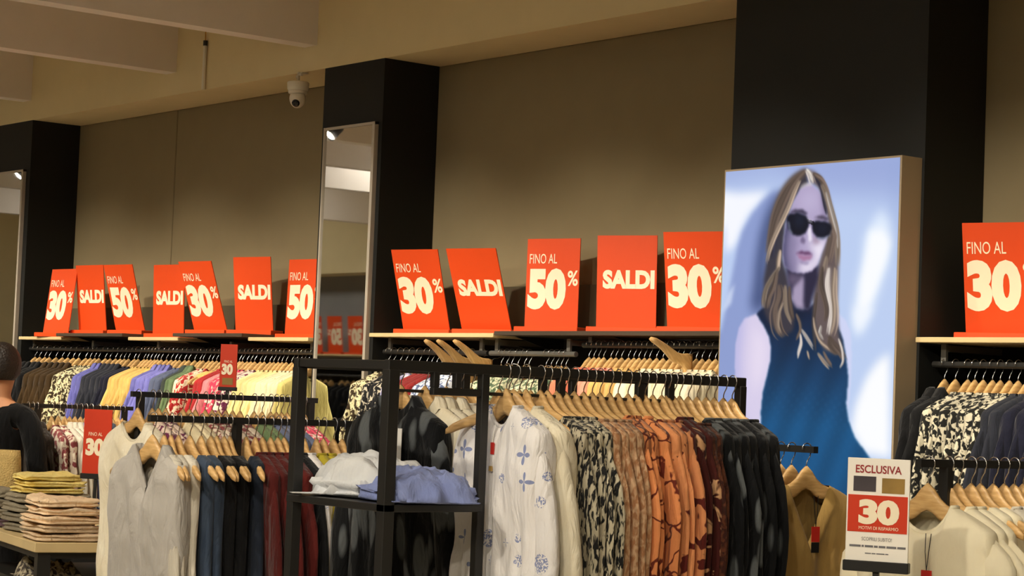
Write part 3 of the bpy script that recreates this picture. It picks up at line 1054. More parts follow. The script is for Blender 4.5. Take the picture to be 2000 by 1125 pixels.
hanger((XA1, 3.925, ZA), R(30), 'empty wooden hanger swung sideways behind the blue-flowered blouse', None)

# middle racks
XB = -6.223
rack_y('low black rack with linen tops, denim and burgundy clothes', XB, 3.43, 4.28, 1.485, (3.77, 4.24))
BM = 'low denim rack'
row('y', XB, 1.485, [
    (3.475, 3.56, 3, 'tank', 'linen_white', 'off white linen sleeveless top'),
    (3.565, 3.65, 2, 'tank', 'denim', 'blue denim sleeveless top'),
    (3.655, 3.76, 4, ('tank', dict(L=0.8)), 'black_cloth', 'black sleeveless top'),
    (3.785, 3.825, 1, ('tank', dict(L=0.6, hem=0.26)), 'denim_dark', 'dark denim top'),
    (3.83, 3.98, 5, 'blouse', 'burgundy', 'burgundy blouse'),
    (3.985, 4.02, 1, 'blouse', 'black_cloth', 'black blouse'),
    (4.025, 4.075, 1, ('blouse', dict(L=0.75)), 'white_floral', 'white blouse with blue flowers'),
    (4.08, 4.14, 2, 'blouse', 'olive_yellow', 'olive yellow blouse'),
    (4.15, 4.23, 2, 'blouse', 'linen', 'grey linen blouse'),
], R(-4), BM, 12, 'long linen top')
g = garment('tank', 'linen', (XB - 0.01, 3.452, 1.485), R(9), 'long pale linen sleeveless top with a folded collar at the rack end', None, 0.03, 1, dict(L=0.78, S=0.178, hem=0.215, res=2, nd=0.14, vneck=True, nw=0.08, collar='shirt'))
hanger((XB - 0.01, 3.452, 1.485), R(9), 'wooden hanger of the long pale linen top', None)

XB2 = -7.5
rack_y('black rack standing behind the denim rack with a small red 30 sign', XB2, 4.05, 4.93, 1.556, (4.09, 4.90))
row('y', XB2, 1.556, [
    (4.13, 4.22, 3, 'blouse', 'plum_floral', 'plum and cream floral blouse'),
    (4.27, 4.36, 3, 'blouse', 'cream', 'plain cream blouse'),
    (4.37, 4.57, 6, 'blouse', 'floral_multi', 'cream and maroon floral blouse'),
    (4.60, 4.68, 2, 'blouse', 'sage', 'sage green blouse'),
    (4.69, 4.80, 4, 'blouse', 'grey_blue', 'grey blue blouse'),
    (4.81, 4.88, 3, 'blouse', 'magenta_floral', 'magenta floral blouse'),
], 0.0, 'rack behind the denim', 6, 'round necked blouse')
g = garment('blouse', 'ivory', (XB2 + 0.02, 4.07, 1.556), R(2), 'cream round necked blouse at the end of the rack behind', None, 0.03, 2, dict(L=0.7, nw=0.09, nd=0.07, S=0.205, hem=0.22, sleeve=0.2, res=2))
hanger((XB2 + 0.02, 4.07, 1.556), R(2), 'wooden hanger of the cream round necked blouse', None)

XC = -10.76
rack_y('black rack of pale tops beside the shopper', XC, 5.14, 5.82, 1.453, (5.23, 5.77))
row('y', XC, 1.453, [
    (5.16, 5.24, 3, 'jacket', 'dark_brown', 'dark brown jacket'),
    (5.30, 5.38, 2, 'blouse', 'floral_multi', 'pale floral blouse'),
    (5.38, 5.48, 3, 'shirt', 'linen_white', 'off white shirt'),
    (5.48, 5.58, 3, 'shirt', 'shirt_blue', 'sky blue shirt'),
    (5.59, 5.67, 2, 'shirt', 'denim', 'denim shirt'),
    (5.68, 5.78, 3, 'blouse', 'cream', 'cream blouse'),
], 0.0, 'rack beside the shopper', 8, 'shopper')

XD = -3.83
rack_y('black rack of cream knit t-shirts behind the white offer sign', XD, 4.50, 5.32, 1.466, (4.62, 5.25))
row('y', XD, 1.466, [
    (4.60, 4.70, 2, 'tee', 'cream_knit', 'cream knit t-shirt'),
    (4.70, 4.80, 2, 'tank', 'cream_knit', 'cream knit sleeveless top'),
    (4.80, 4.90, 2, 'tee', 'linen_white', 'off white t-shirt'),
    (4.90, 5.06, 4, 'blouse', 'floral_multi', 'cream and maroon floral blouse'),
    (5.08, 5.28, 5, 'tee', 'cream', 'cream t-shirt'),
], R(-6), 'rack behind the offer sign', 6, 'tagged t-shirt')
g = garment('tee', 'cream_knit', (XD, 4.545, 1.466), R(4), 'cream knit t-shirt with a cord tag at the rack end', None, 0.03, 1, dict(L=0.62, nw=0.09, nd=0.075, res=2))
hanger((XD, 4.545, 1.466), R(4), 'wooden hanger of the cream knit t-shirt at the rack end', None)
hang_tag(g, 0.04, -0.19, 0.03)

# short rail with tan cardigans
YE = 5.10
t = thing('clothes_rack', 'black rack with tan cardigans in front of the illuminated poster', 'clothes rack', (-5.0, YE, 0))
obj('rail', MB().box(-0.42, 0.225, -0.011, 0.011, 1.459, 1.481), 'metal_black', t)
obj('post', MB().box(-0.40, -0.376, -0.012, 0.012, 0.03, 1.459), 'metal_black', t)
obj('foot', MB().box(-0.42, -0.1, -0.2, 0.2, 0.0, 0.03), 'metal_black', t)
row('x', YE, 1.47, [(-5.06, -4.86, 4, 'cardigan', 'tan_knit', 'tan knit cardigan')], R(90), 'short rail', 3, 'leaf print dresses')
g = garment('cardigan', 'tan_knit', (-4.815, YE, 1.47), R(84), 'tan knit cardigan with a red and black tag at the rail end', None, 0.03, 2, dict(res=2))
hanger((-4.815, YE, 1.47), R(84), 'wooden hanger of the tan cardigan at the rail end', None)
hang_tag(g, 0.0, -0.15, 0.034)

# ------------------------------------------------------------------ folded clothes
def folded(name, label, cat, mat, loc, rotz, lx, ly, h, seed, group=None, wrinkle=1.0, layers=2):
    """a folded garment: soft slab with rounded edges, fold lines and wrinkles"""
    nx, ny, nz = 22, 16, 6
    def bend(p):
        x, y, z = p
        q = Vector((x * 9 + seed * 3.1, y * 9, z * 9 + seed))
        k = mnoise.noise(q) * 0.018 * wrinkle + mnoise.noise(q * 2.6) * 0.010 * wrinkle
        return k
    mb = MB()
    idx = {}
    rows = []
    nseg = 44
    levels = 4 * layers
    for k in range(levels + 1):
        t = k / levels
        inset = 0.012 * abs(math.cos(math.pi * t * layers)) + (0.02 if k in (0, levels) else 0)
        r = []
        for i in range(nseg):
            a = 2 * math.pi * i / nseg
            c, s = math.cos(a), math.sin(a)
            e = 0.28
            x = (lx / 2 - inset) * math.copysign(abs(c) ** e, c)
            y = (ly / 2 - inset) * math.copysign(abs(s) ** e, s)
            b = bend((x, y, 0.3 * t))
            x *= 1 + b * 2.2
            y *= 1 + b * 2.2
            z = h * t + (b * 0.9 if t > 0 else 0) * (0.3 + 0.7 * t)
            r.append((x, y, max(0, z)))
        rows.append(r)
    for r in rows:
        mb.v += r
    for k in range(levels):
        for i in range(nseg):
            j = (i + 1) % nseg
            mb.f.append((k * nseg + i, k * nseg + j, (k + 1) * nseg + j, (k + 1) * nseg + i))
    # top: concentric rings
    last = levels * nseg
    for q in (0.75, 0.5, 0.25):
        st = len(mb.v)
        for i in range(nseg):
            x0, y0, z0 = rows[-1][i]
            x, y = x0 * q, y0 * q
            mb.v.append((x, y, h + bend((x, y, 0.3)) * 1.0 + 0.006 * (1 - q)))
        for i in range(nseg):
            j = (i + 1) % nseg
            mb.f.append((last + i, last + j, st + j, st + i))
        last = st
    c = len(mb.v)
    mb.v.append((0, 0, h + 0.008))
    for i in range(nseg):
        mb.f.append((last + i, last + (i + 1) % nseg, c))
    mb.f.append(tuple(reversed(range(nseg))))
    o = smoothobj(name, mb, mat, None, loc=loc, rot=(0, 0, rotz))
    return tag(o, label, cat, group)

def heap(name, label, cat, mat, loc, rotz, lx, ly, h, seed, droop=0.0):
    """a loosely thrown shirt: ridged cloth heap"""
    nx, ny = 46, 30
    mb = MB()
    for j in range(ny + 1):
        for i in range(nx + 1):
            u, v = -1 + 2 * i / nx, -1 + 2 * j / ny
            r = min(1, max(abs(u), abs(v)) ** 3 * 0.5 + (u * u + v * v) * 0.5)
            q = Vector((u * 1.7 + seed, v * 1.7, seed * 0.7))
            n1 = mnoise.noise(q)
            n2 = mnoise.noise(Vector((u * 1.5 + v * 0.6, v * 5 - u * 1.2, seed)))
            n3 = mnoise.noise(Vector((u * 7, v * 9, seed + 4)))
            n4 = mnoise.noise(Vector((u * 2.2 - v * 0.8 + 0.6 * n1, v * 11 + u * 2.5, seed + 2)))
            hgt = max(0.0, (1 - r)) ** 0.45 * (0.62 + 0.40 * n1 + 0.30 * n2 + 0.22 * n4 + 0.05 * n3)
            k = 1 + 0.30 * mnoise.noise(Vector((u * 2.4, v * 2.4, seed + 9)))
            mb.v.append((u * lx / 2 * k, v * ly / 2 * k, max(0.0, hgt) * h + 0.003 - droop * r ** 3))
    for j in range(ny):
        for i in range(nx):
            a = j * (nx + 1) + i
            mb.f.append((a, a + 1, a + nx + 2, a + nx + 1))
    b = len(mb.v)
    rim = [i for i in range(nx + 1)] + [(j * (nx + 1)) + nx for j in range(1, ny + 1)] + [ny * (nx + 1) + i for i in range(nx - 1, -1, -1)] + [j * (nx + 1) for j in range(ny - 1, 0, -1)]
    for i in rim:
        x, y, z = mb.v[i]
        mb.v.append((x * 0.97, y * 0.97, z - 0.004 if droop else 0.0))
    for k in range(len(rim)):
        l = (k + 1) % len(rim)
        mb.f.append((rim[k], b + k, b + l, rim[l]))
    mb.f.append(tuple(b + k for k in range(len(rim))))
    o = smoothobj(name, mb, mat, None, loc=loc, rot=(0, 0, rotz))
    return tag(o, label, cat)
folded('folded_shirt', 'folded white shirt under the crumpled white shirt on the rack shelf', 'shirt', 'shirt_white', (-5.245, 3.645, 1.285), R(8), 0.25, 0.29, 0.045, 2.2, None, 1.8)
folded('folded_shirt', 'folded light blue shirt under the crumpled blue shirt on the rack shelf', 'shirt', 'shirt_blue', (-4.99, 3.645, 1.285), R(-6), 0.25, 0.30, 0.045, 6.2, None, 1.8)
heap('shirt', 'crumpled white shirt thrown on the rack shelf', 'shirt', 'shirt_white', (-5.235, 3.64, 1.333), R(26), 0.33, 0.28, 0.10, 3.3, 0.042)
heap('shirt', 'crumpled light blue shirt thrown on the rack shelf', 'shirt', 'shirt_blue', (-4.985, 3.65, 1.333), R(-18), 0.33, 0.28, 0.065, 8.1, 0.042)

# display table
TP = Vector((-8.80, 4.30, 0))
TA, TB = Vector((-0.979, 0.205, 0)), Vector((0.205, 0.979, 0))
TR = math.atan2(-0.205, 0.979)
def tpos(a, b, z=0.0):
    q = TP + TA * a + TB * b
    return (q.x, q.y, z)
TZ = 0.86
c = tpos(0.65, 0.42)
t = thing('display_table', 'pale wooden display table with black legs and piles of folded clothes', 'table', c, TR)
obj('tabletop', MB().bevbox(-0.65, 0.65, -0.42, 0.42, TZ - 0.045, TZ, 0.003), 'shelf_wood', t)
for sx in (-1, 1):
    for sy in (-1, 1):
        obj('leg', MB().box(sx * 0.60 - 0.03, sx * 0.60 + 0.03, sy * 0.37 - 0.03, sy * 0.37 + 0.03, 0, TZ - 0.045), 'metal_black', t)
for y0 in (-0.395, 0.365):
    obj('apron', MB().box(-0.57, 0.57, y0, y0 + 0.03, TZ - 0.075, TZ - 0.046), 'metal_black', t)
for x0 in (-0.615, 0.585):
    obj('apron', MB().box(x0, x0 + 0.03, -0.34, 0.34, TZ - 0.075, TZ - 0.046), 'metal_black', t)
obj('lower_shelf', MB().box(-0.63, 0.63, -0.40, 0.40, 0.64, 0.66), 'metal_black', t)

def pile(items, a, b, rot, what, where):
    z = TZ + 0.001
    for i, (mat, lx, ly, h, wr) in enumerate(items):
        pos = ('bottom', 'second', 'third', 'fourth', 'fifth', 'sixth', 'seventh')[i] if i < len(items) - 1 else 'top'
        folded('folded_sweater', '%s, %s of the pile %s' % (what, pos, where), 'clothing', mat, tpos(a + RND.uniform(-0.008, 0.008), b + RND.uniform(-0.008, 0.008), z), TR + rot + R(RND.uniform(-5, 5)), lx, ly, h, 1.7 * i + a * 31, None, wr)
        z += h + 0.005
pile([('peach_fold', 0.36, 0.32, 0.034, 0.7), ('peach_fold', 0.35, 0.31, 0.034, 0.9), ('peach_fold', 0.34, 0.31, 0.034, 1.0), ('peach_fold', 0.33, 0.30, 0.034, 1.2), ('peach_fold', 0.31, 0.29, 0.034, 1.5)], 0.19, 0.17, R(3), 'folded peach sweater', 'at the table corner')
pile([('mauve_fold', 0.30, 0.28, 0.045, 0.6), ('grey_fold', 0.30, 0.28, 0.042, 0.8), ('grey_fold', 0.29, 0.28, 0.042, 0.8), ('grey_fold', 0.29, 0.27, 0.042, 1.0)], 1.06, 0.17, R(-4), 'folded taupe or mauve sweater', 'beyond the yellow tops')
pile([('grey_fold', 0.31, 0.38, 0.042, 0.5), ('grey_fold', 0.31, 0.38, 0.042, 0.6), ('grey_fold', 0.31, 0.37, 0.042, 0.7), ('grey_fold', 0.31, 0.37, 0.042, 0.7), ('yellow_fold', 0.28, 0.32, 0.026, 0.9), ('yellow_fold', 0.27, 0.31, 0.026, 1.0), ('yellow_fold', 0.26, 0.30, 0.026, 1.2)], 0.71, 0.23, R(5), 'folded yellow or grey top', 'with yellow on top')
pile([('mint_fold', 0.22, 0.22, 0.055, 0.5), ('mint_fold', 0.22, 0.22, 0.055, 0.6), ('mint_fold', 0.21, 0.21, 0.05, 0.8)], 0.44, 0.53, R(-3), 'folded pale green top', 'behind the sign stand')
pile([('pink_fold', 0.18, 0.15, 0.06, 1.0), ('lilac_fold', 0.17, 0.14, 0.06, 1.2)], 0.13, 0.43, R(8), 'folded pink or lilac print top', 'beside the peach sweaters')
heap('scarf', 'grey and cream patterned clothing heaped on the lower table shelf', 'clothing', 'grey_pattern', tpos(0.40, 0.17, 0.661), TR, 0.46, 0.26, 0.12, 5.2)
heap('scarf', 'pale yellow clothing heaped on the lower table shelf', 'clothing', 'yellow_green', tpos(0.13, 0.48, 0.661), TR, 0.18, 0.26, 0.12, 2.4)

# ------------------------------------------------------------------ small sign stands
def stand_sign(label, loc, yaw, w_, h_, zfoot, lean=0.0):
    t = thing('sign_stand', label, 'sign', (loc[0], loc[1], zfoot), yaw)
    z0 = loc[2] - zfoot
    p = obj('panel', MB().box(-w_ / 2, w_ / 2, -0.003, 0.003, 0, h_), 'sign_red_dark', t, (0, 0, z0))
    p.rotation_euler = (-lean, 0, 0)
    yl = -0.0042
    lettering(p, 'FINO AL', -0.06 * w_, h_ * 0.62, h_ * 0.055, 'print_cream', yl, w_ * 0.5)
    lettering(p, '30', -0.07 * w_, h_ * 0.42, h_ * 0.27, 'print_cream', yl, w_ * 0.66, 0.06)
    lettering(p, '%', w_ * 0.36, h_ * 0.50, h_ * 0.10, 'print_cream', yl, w_ * 0.16, 0.02)
    obj('holder_bar', MB().bevbox(-w_ / 2 - 0.004, w_ / 2 + 0.004, -0.012, 0.012, z0 - 0.022, z0 + 0.004, 0.002), 'metal_black', t)
    obj('stem', MB().box(-0.006, 0.006, -0.005, 0.005, 0.004, z0 - 0.021), 'metal_black', t)
    obj('base', MB().bevbox(-0.06, 0.06, -0.04, 0.04, 0.0, 0.006, 0.001), 'metal_black', t)
stand_sign('red 30% sign on a black stand between the folded piles', (tpos(0.36, 0.365)[0], tpos(0.36, 0.365)[1], 1.157), R(32), 0.15, 0.31, TZ)
t = None
def rail_sign():
    w_, h_, z0 = 0.074, 0.178, 1.604
    t = thing('sign_holder', 'small red 30% sign clipped to the rack rail before the pink clothes', 'sign', (XB2, 4.49, 1.567), R(35))
    p = obj('panel', MB().box(-w_ / 2, w_ / 2, -0.003, 0.003, 0, h_), 'sign_red_dark', t, (0, 0, 0.03))
    lettering(p, 'FINO AL', 0, h_ * 0.60, h_ * 0.055, 'print_cream', -0.0042, w_ * 0.5)
    lettering(p, '30', -0.05 * w_, h_ * 0.42, h_ * 0.26, 'print_cream', -0.0042, w_ * 0.68, 0.06)
    obj('photo', MB().box(-w_ * 0.32, w_ * 0.32, -0.0042, -0.0032, h_ * 0.06, h_ * 0.22), 'photo_gold', p)
    obj('holder_bar', MB().bevbox(-w_ / 2 - 0.003, w_ / 2 + 0.003, -0.01, 0.01, 0.016, 0.032, 0.002), 'metal_black', t)
    obj('clip', MB().box(-0.006, 0.006, -0.006, 0.006, 0.0, 0.017), 'metal_black', t)
rail_sign()

def offer_sign():
    w_, h_ = 0.166, 0.272
    z0 = 1.208
    t = thing('offer_sign', 'white ESCLUSIVA offer sign with a red 30 block on a black stand', 'sign', (-3.71, 4.205, 0), R(28))
    p = obj('panel', MB().bevbox(-w_ / 2, w_ / 2, -0.004, 0.004, 0, h_, 0.001), 'sign_white', t, (0, 0, z0))
    yl = -0.0052
    lettering(p, 'ESCLUSIVA', 0.0, h_ * 0.895, 0.021, 'print_maroon', yl, 0.122, 0.018)
    obj('photo', MB().box(-0.066, -0.006, -0.005, -0.004, h_ * 0.68, h_ * 0.825), 'photo_dark', p)
    obj('photo', MB().box(0.010, 0.070, -0.005, -0.004, h_ * 0.67, h_ * 0.815), 'photo_gold', p)
    obj('red_block', MB().box(-w_ / 2 + 0.004, w_ / 2 - 0.004, -0.005, -0.004, h_ * 0.29, h_ * 0.645), 'sign_red_dark', p)
    lettering(p, '30', 0.004, h_ * 0.485, 0.066, 'print_cream', -0.0058, 0.108, 0.06)
    lettering(p, 'MOTIVI DI RISPARMIO', 0.004, h_ * 0.33, 0.0085, 'print_cream', -0.0058, 0.105)
    lettering(p, 'SCOPRILI SUBITO!', 0.0, h_ * 0.225, 0.009, 'print_grey', yl, 0.08)
    mb = MB()
    x = -0.072
    for wd in (0.030, 0.006, 0.022, 0.010, 0.018, 0.026, 0.022):
        mb.box(x, x + wd, -0.0050, -0.0042, h_ * 0.145, h_ * 0.165)
        x += wd + 0.0025
    x = -0.03
    for wd in (0.016, 0.010, 0.022, 0.008):
        mb.box(x, x + wd, -0.0050, -0.0042, h_ * 0.082, h_ * 0.092)
        x += wd + 0.002
    obj('small_print', mb, 'print_grey', p)
    obj('holder_bar', MB().bevbox(-w_ / 2 - 0.004, w_ / 2 + 0.004, -0.014, 0.014, z0 - 0.024, z0 + 0.004, 0.002), 'metal_black', t)
    obj('stem', MB().box(-0.008, 0.008, -0.006, 0.006, 0.012, z0 - 0.023), 'metal_black', t)
    obj('base', MB().lathe([(0.14, 0), (0.14, 0.008), (0.02, 0.014)], 24), 'metal_black', t)
offer_sign()

# ------------------------------------------------------------------ security camera and conduit
def cctv():
    t = thing('security_camera', 'white dome security camera hung from the cream soffit', 'security camera', (-9.60, 6.10, ZT))
    obj('mount', MB().bar((0, 0.03, -0.006), (0, 0.03, 0.0), 0.04).bar((0, 0, -0.07), (0, 0, 0.0), 0.012).bar((0.0, 0.0, -0.012), (0.035, 0, -0.018), 0.012).bar((0, 0, -0.012), (-0.018, 0, -0.03), 0.01), 'cctv_white', t)
    smoothobj('base', MB().lathe([(0.03, -0.05), (0.056, -0.055), (0.060, -0.06), (0.058, -0.095), (0.050, -0.104), (0.046, -0.105)], 24), 'cctv_white', t)
    smoothobj('collar', MB().lathe([(0.047, -0.100), (0.052, -0.104), (0.052, -0.116), (0.046, -0.120)], 24), 'cctv_white', t)
    prof = [(0.044 * math.cos(R(a)) + 0.0005, -0.142 + 0.044 * math.sin(R(a)) * (1 if a > 0 else 1.25)) for a in range(50, -91, -14)]
    b = smoothobj('dome', MB().lathe(prof, 24), 'cctv_white', t)
    m = MB().lathe([(0.022, 0.0), (0.0215, 0.012), (0.016, 0.017), (0.002, 0.018)], 20)
    l = smoothobj('lens', m, 'lens_black', b)
    d = Vector((0.55, -0.62, -0.62)).normalized()
    l.rotation_euler = d.to_track_quat('Z', 'Y').to_euler()
    l.location = Vector((0, 0, -0.15)) + d * 0.032
cctv()
t = thing('cable_conduit', 'thin cream conduit with a dark fitting on the fascia', 'conduit', (-10.63, YC - 0.014, ZT))
obj('pipe', MB().tube([(0, 0, 0.0), (0, 0, 0.255)], 0.011, 10), 'cctv_white', t)
obj('fitting', MB().tube([(0, 0, 0.255), (0, 0, 0.285)], 0.013, 10), 'metal_black', t)
obj('wire', MB().tube([(0, 0, 0.285), (0.006, -0.004, 0.32), (-0.004, 0, 0.37), (0, 0, ZC - ZT)], 0.004, 6), 'gold_chain', t)

# ------------------------------------------------------------------ illuminated poster
PW, PH = 0.93, 1.80
def paint():
    NX, NY = 250, 484
    u = np.linspace(0, 1, NX)[None, :].repeat(NY, 0)
    v = (np.linspace(0, PH / PW, NY)[:, None]).repeat(NX, 1)
    px = 1.0 / (NX - 1)
    def C(r, g, b):
        return np.array([r, g, b], float)
    def blur(m, rad):
        n = max(0, int(round(rad / px)))
        if n == 0:
            return m
        for _ in range(2):
            for ax in (0, 1):
                p = np.pad(m, [(n + 1, n) if a == ax else (0, 0) for a in (0, 1)], mode='edge')
                cs = np.cumsum(p, axis=ax)
                k = 2 * n + 1
                m = (np.take(cs, range(k, cs.shape[ax]), ax) - np.take(cs, range(0, cs.shape[ax] - k), ax)) / k
        return m
    def mask(poly, soft=0.004):
        ins = np.zeros(u.shape, bool)
        n = len(poly)
        for i in range(n):
            x0, y0 = poly[i]
            x1, y1 = poly[(i + 1) % n]
            if y0 == y1:
                continue
            c = ((y0 > v) != (y1 > v)) & (u < (x1 - x0) * (v - y0) / (y1 - y0) + x0)
            ins ^= c
        return blur(ins.astype(float), soft)
    img = np.zeros(u.shape + (3,))
    def over(m, col):
        nonlocal img
        img = img * (1 - m[..., None]) + np.asarray(col) * m[..., None]
    # pale sunlit wall
    img[:] = C(186, 204, 240)
    g = np.clip(v / 1.9, 0, 1)[..., None]
    img += g * C(8, 8, 4)
    over(mask([(-.05, -.05), (1.05, -.05), (1.05, .16), (.6, .13), (.3, .03), (-.05, .05)], .06) * 0.75, C(146, 160, 212))
    over(mask(P['hot1'], .022), C(246, 248, 255))
    over(mask(P['shadow'], .012), C(142, 158, 208))
    over(mask(P['shadowcore'], .03) * 0.95, C(70, 84, 128))
    over(mask(P['hot1b'], .01) * 0.7, C(215, 226, 248))
    over(mask(P['hot2'], .025) * 0.95, C(226, 238, 254))
    over(mask(P['hot2b'], .018), C(250, 252, 255))
    over(mask(P['hot3'], .02), C(252, 253, 255))
    over(mask(P['hot3b'], .02) * 0.9, C(244, 248, 255))
    over(mask([(.93, -.02), (1.02, -.02), (1.02, .5), (.97, .3)], .03) * 0.35, C(150, 168, 215))
    # arms
    am = mask(P['arm'], .005)
    over(am, C(216, 206, 234))
    over(am * mask([(.06, .60), (.15, .6), (.13, .8), (.14, 1.0), (.2, 1.2), (.06, 1.2)], .03) * 0.7, C(176, 176, 226))
    over(am * mask([(.2, .68), (.29, .74), (.29, .86), (.22, .98), (.19, .85)], .03) * 0.6, C(238, 226, 244))
    over(mask(P['rarm'], .006), C(206, 212, 244))
    # dress
    dm = mask(P['dress'], .004)
    top = C(20, 30, 56)
    bot = C(24, 80, 126)
    k = np.clip((v - 0.6) / 0.5, 0, 1)[..., None]
    dcol = top * (1 - k) + bot * k
    wv = np.sin(v * 150 + np.sin(u * 14) * 2) * np.sin(u * 130 + v * 25)
    band = np.exp(-((v - 1.0 - 0.12 * (u - .5)) / 0.09) ** 2) + 0.35 * np.exp(-((v - 1.22) / 0.12) ** 2)
    dcol = dcol * (1 + 0.06 * np.sin(u * 40 + v * 18)[..., None]) + (band * np.clip(wv, 0, 1) * 5)[..., None] * C(.7, .9, 1)
    over(dm, dcol)
    # hair masses either side of the face, dark dress showing between them
    over(mask([(.486, .018), (.44, .036), (.397, .06), (.358, .104), (.325, .168), (.301, .239), (.278, .33), (.268, .40), (.255, .48), (.252, .56), (.264, .62), (.29, .66), (.35, .715), (.40, .72), (.44, .70), (.445, .64), (.42, .56), (.40, .48), (.364, .40), (.368, .32), (.373, .242), (.408, .164), (.46, .10), (.50, .08)], .008), C(60, 56, 66))
    over(mask([(.486, .018), (.53, .03), (.57, .058), (.60, .10), (.63, .165), (.655, .235), (.676, .30), (.686, .40), (.684, .487), (.683, .564), (.69, .642), (.70, .72), (.72, .77), (.69, .80), (.62, .78), (.575, .72), (.552, .64), (.545, .56), (.555, .485), (.576, .407), (.605, .329), (.618, .252), (.596, .172), (.56, .10), (.51, .07)], .008), C(100, 86, 86))
    # neck and face
    over(mask([(.375, .40), (.46, .45), (.57, .42), (.575, .48), (.545, .56), (.53, .62), (.44, .60), (.40, .50)], .010), C(44, 40, 64))
    over(mask([(.486, .467), (.43, .512), (.424, .568), (.452, .602), (.498, .611), (.491, .568), (.493, .492)], .007), C(166, 152, 182))
    over(mask([(.40, .455), (.48, .465), (.47, .49), (.42, .515), (.40, .49)], .012) * 0.8, C(110, 96, 122))
    fm = mask(P['face'], .006)
    over(fm, C(176, 162, 198))
    over(fm * mask([(.34, .20), (.41, .20), (.405, .30), (.40, .37), (.42, .44), (.44, .48), (.34, .48)], .022) * 0.95, C(72, 70, 104))
    over(fm * mask([(.385, .29), (.46, .30), (.44, .37), (.45, .42), (.48, .46), (.42, .47), (.39, .40)], .022) * 0.75, C(132, 122, 158))
    over(fm * mask([(.57, .10), (.62, .17), (.63, .25), (.60, .24), (.585, .17)], .015) * 0.8, C(110, 98, 130))
    over(fm * mask([(.50, .33), (.56, .335), (.61, .31), (.60, .38), (.56, .43), (.52, .455), (.45, .45), (.47, .42), (.54, .41), (.55, .375)], .016) * 0.9, C(240, 232, 246))
    over(fm * mask([(.46, .11), (.55, .11), (.575, .18), (.52, .20), (.45, .19)], .03) * 0.5, C(202, 192, 224))
    over(mask([(.503, .262), (.520, .262), (.532, .318), (.512, .328), (.506, .30)], .006) * 0.9, C(238, 230, 244))
    over(mask([(.462, .312), (.478, .300), (.492, .318), (.488, .336), (.466, .328)], .006) * 0.8, C(106, 92, 126))
    over(mask([(.535, .305), (.575, .312), (.57, .335), (.54, .338)], .008) * 0.6, C(160, 132, 150))
    over(mask(P['lipu'], .003), C(104, 66, 104))
    over(mask(P['lipl'], .004), C(168, 122, 158))
    over(mask([(.46, .408), (.52, .410), (.51, .422), (.475, .42)], .006) * 0.5, C(120, 106, 146))
    over(mask([(.39, .196), (.43, .184), (.47, .188), (.50, .204), (.49, .212), (.44, .198)], .004) * 0.85, C(48, 42, 62))
    over(mask([(.54, .224), (.58, .216), (.62, .232), (.62, .24), (.57, .232)], .004) * 0.8, C(58, 50, 68))
    rs = np.random.RandomState(4)
    def strand(pts, wd, col, al):
        pts = np.array(pts)
        seg = np.sqrt((np.diff(pts, axis=0) ** 2).sum(1))
        tt = np.concatenate([[0], np.cumsum(seg)])
        n = max(4, int(tt[-1] / (px * 0.7)))
        q = np.linspace(0, tt[-1], n)
        # smooth the polyline a little
        xs, ys = np.interp(q, tt, pts[:, 0]), np.interp(q, tt, pts[:, 1])
        k = max(1, n // 9)
        ker = np.ones(2 * k + 1) / (2 * k + 1)
        xs = np.convolve(np.pad(xs, k, mode='edge'), ker, 'valid')
        ys = np.convolve(np.pad(ys, k, mode='edge'), ker, 'valid')
        for i in range(n):
            f = i / (n - 1)
            ww = wd * (0.4 + 0.6 * np.sin(np.pi * min(1, 0.12 + 0.88 * f)) ** 0.5)
            h = int(2.2 * ww / px) + 1
            ci, cj = int(xs[i] / px), int(ys[i] / px)
            a_, b_, c_, d_ = max(0, ci - h), min(NX, ci + h + 2), max(0, cj - h), min(NY, cj + h + 2)
            if b_ <= a_ or d_ <= c_:
                continue
            m = np.exp(-(((u[c_:d_, a_:b_] - xs[i]) ** 2 + (v[c_:d_, a_:b_] - ys[i]) ** 2) / ww ** 2)) * al * min(1, 5 * f + .2) * min(1, 5 * (1 - f) + .15)
            img[c_:d_, a_:b_] = img[c_:d_, a_:b_] * (1 - m[..., None]) + col * m[..., None]
    TONE = {'d': C(56, 54, 72), 'm': C(116, 98, 88), 'l': C(180, 158, 138), 'h': C(228, 214, 204)}
    for tn, wd, pts in LOCKS:
        base = TONE[tn]
        strand(pts, wd * 0.9, base * 0.8, 0.22)
        for k in range(6 if wd > .009 else 3):
            off = np.array(pts) + np.array([rs.randn() * wd * 0.75, rs.randn() * 0.006])
            off[0] = off[0] * 0.5 + np.array(pts[0]) * 0.5
            strand(off, 0.0032 + 0.002 * rs.rand(), np.clip(base * (0.55 + 0.65 * rs.rand()), 0, 255), 0.5)
    over(mask([(.455, .085), (.475, .075), (.52, .075), (.52, .088), (.48, .092), (.45, .102)], .006) * 0.5, C(222, 212, 204))
    # sunglasses last, over face and side hair
    for kx in ('gl', 'gr'):
        over(mask(P[kx], .003), C(18, 20, 34))
    over(mask(P['bridge'], .002), C(18, 18, 28))
    over(mask([(.386, .235), (.392, .235), (.405, .275), (.42, .288), (.412, .289), (.396, .272)], .003) * 0.8, C(170, 176, 200))
    over(mask([(.54, .298), (.56, .31), (.60, .312), (.63, .30), (.637, .28), (.632, .305), (.605, .319), (.56, .317)], .003) * 0.7, C(170, 180, 206))
    over(mask([(.43, .215), (.47, .215), (.48, .25), (.44, .255)], .02) * 0.5, C(46, 62, 92))
    over(mask([(.56, .26), (.61, .26), (.61, .29), (.57, .29)], .02) * 0.5, C(40, 52, 82))
    over(mask([(.495, .222), (.53, .240), (.528, .247), (.508, .240)], .003) * 0.8, C(196, 190, 204))
    c = np.clip(img, 0, 255) / 255.0
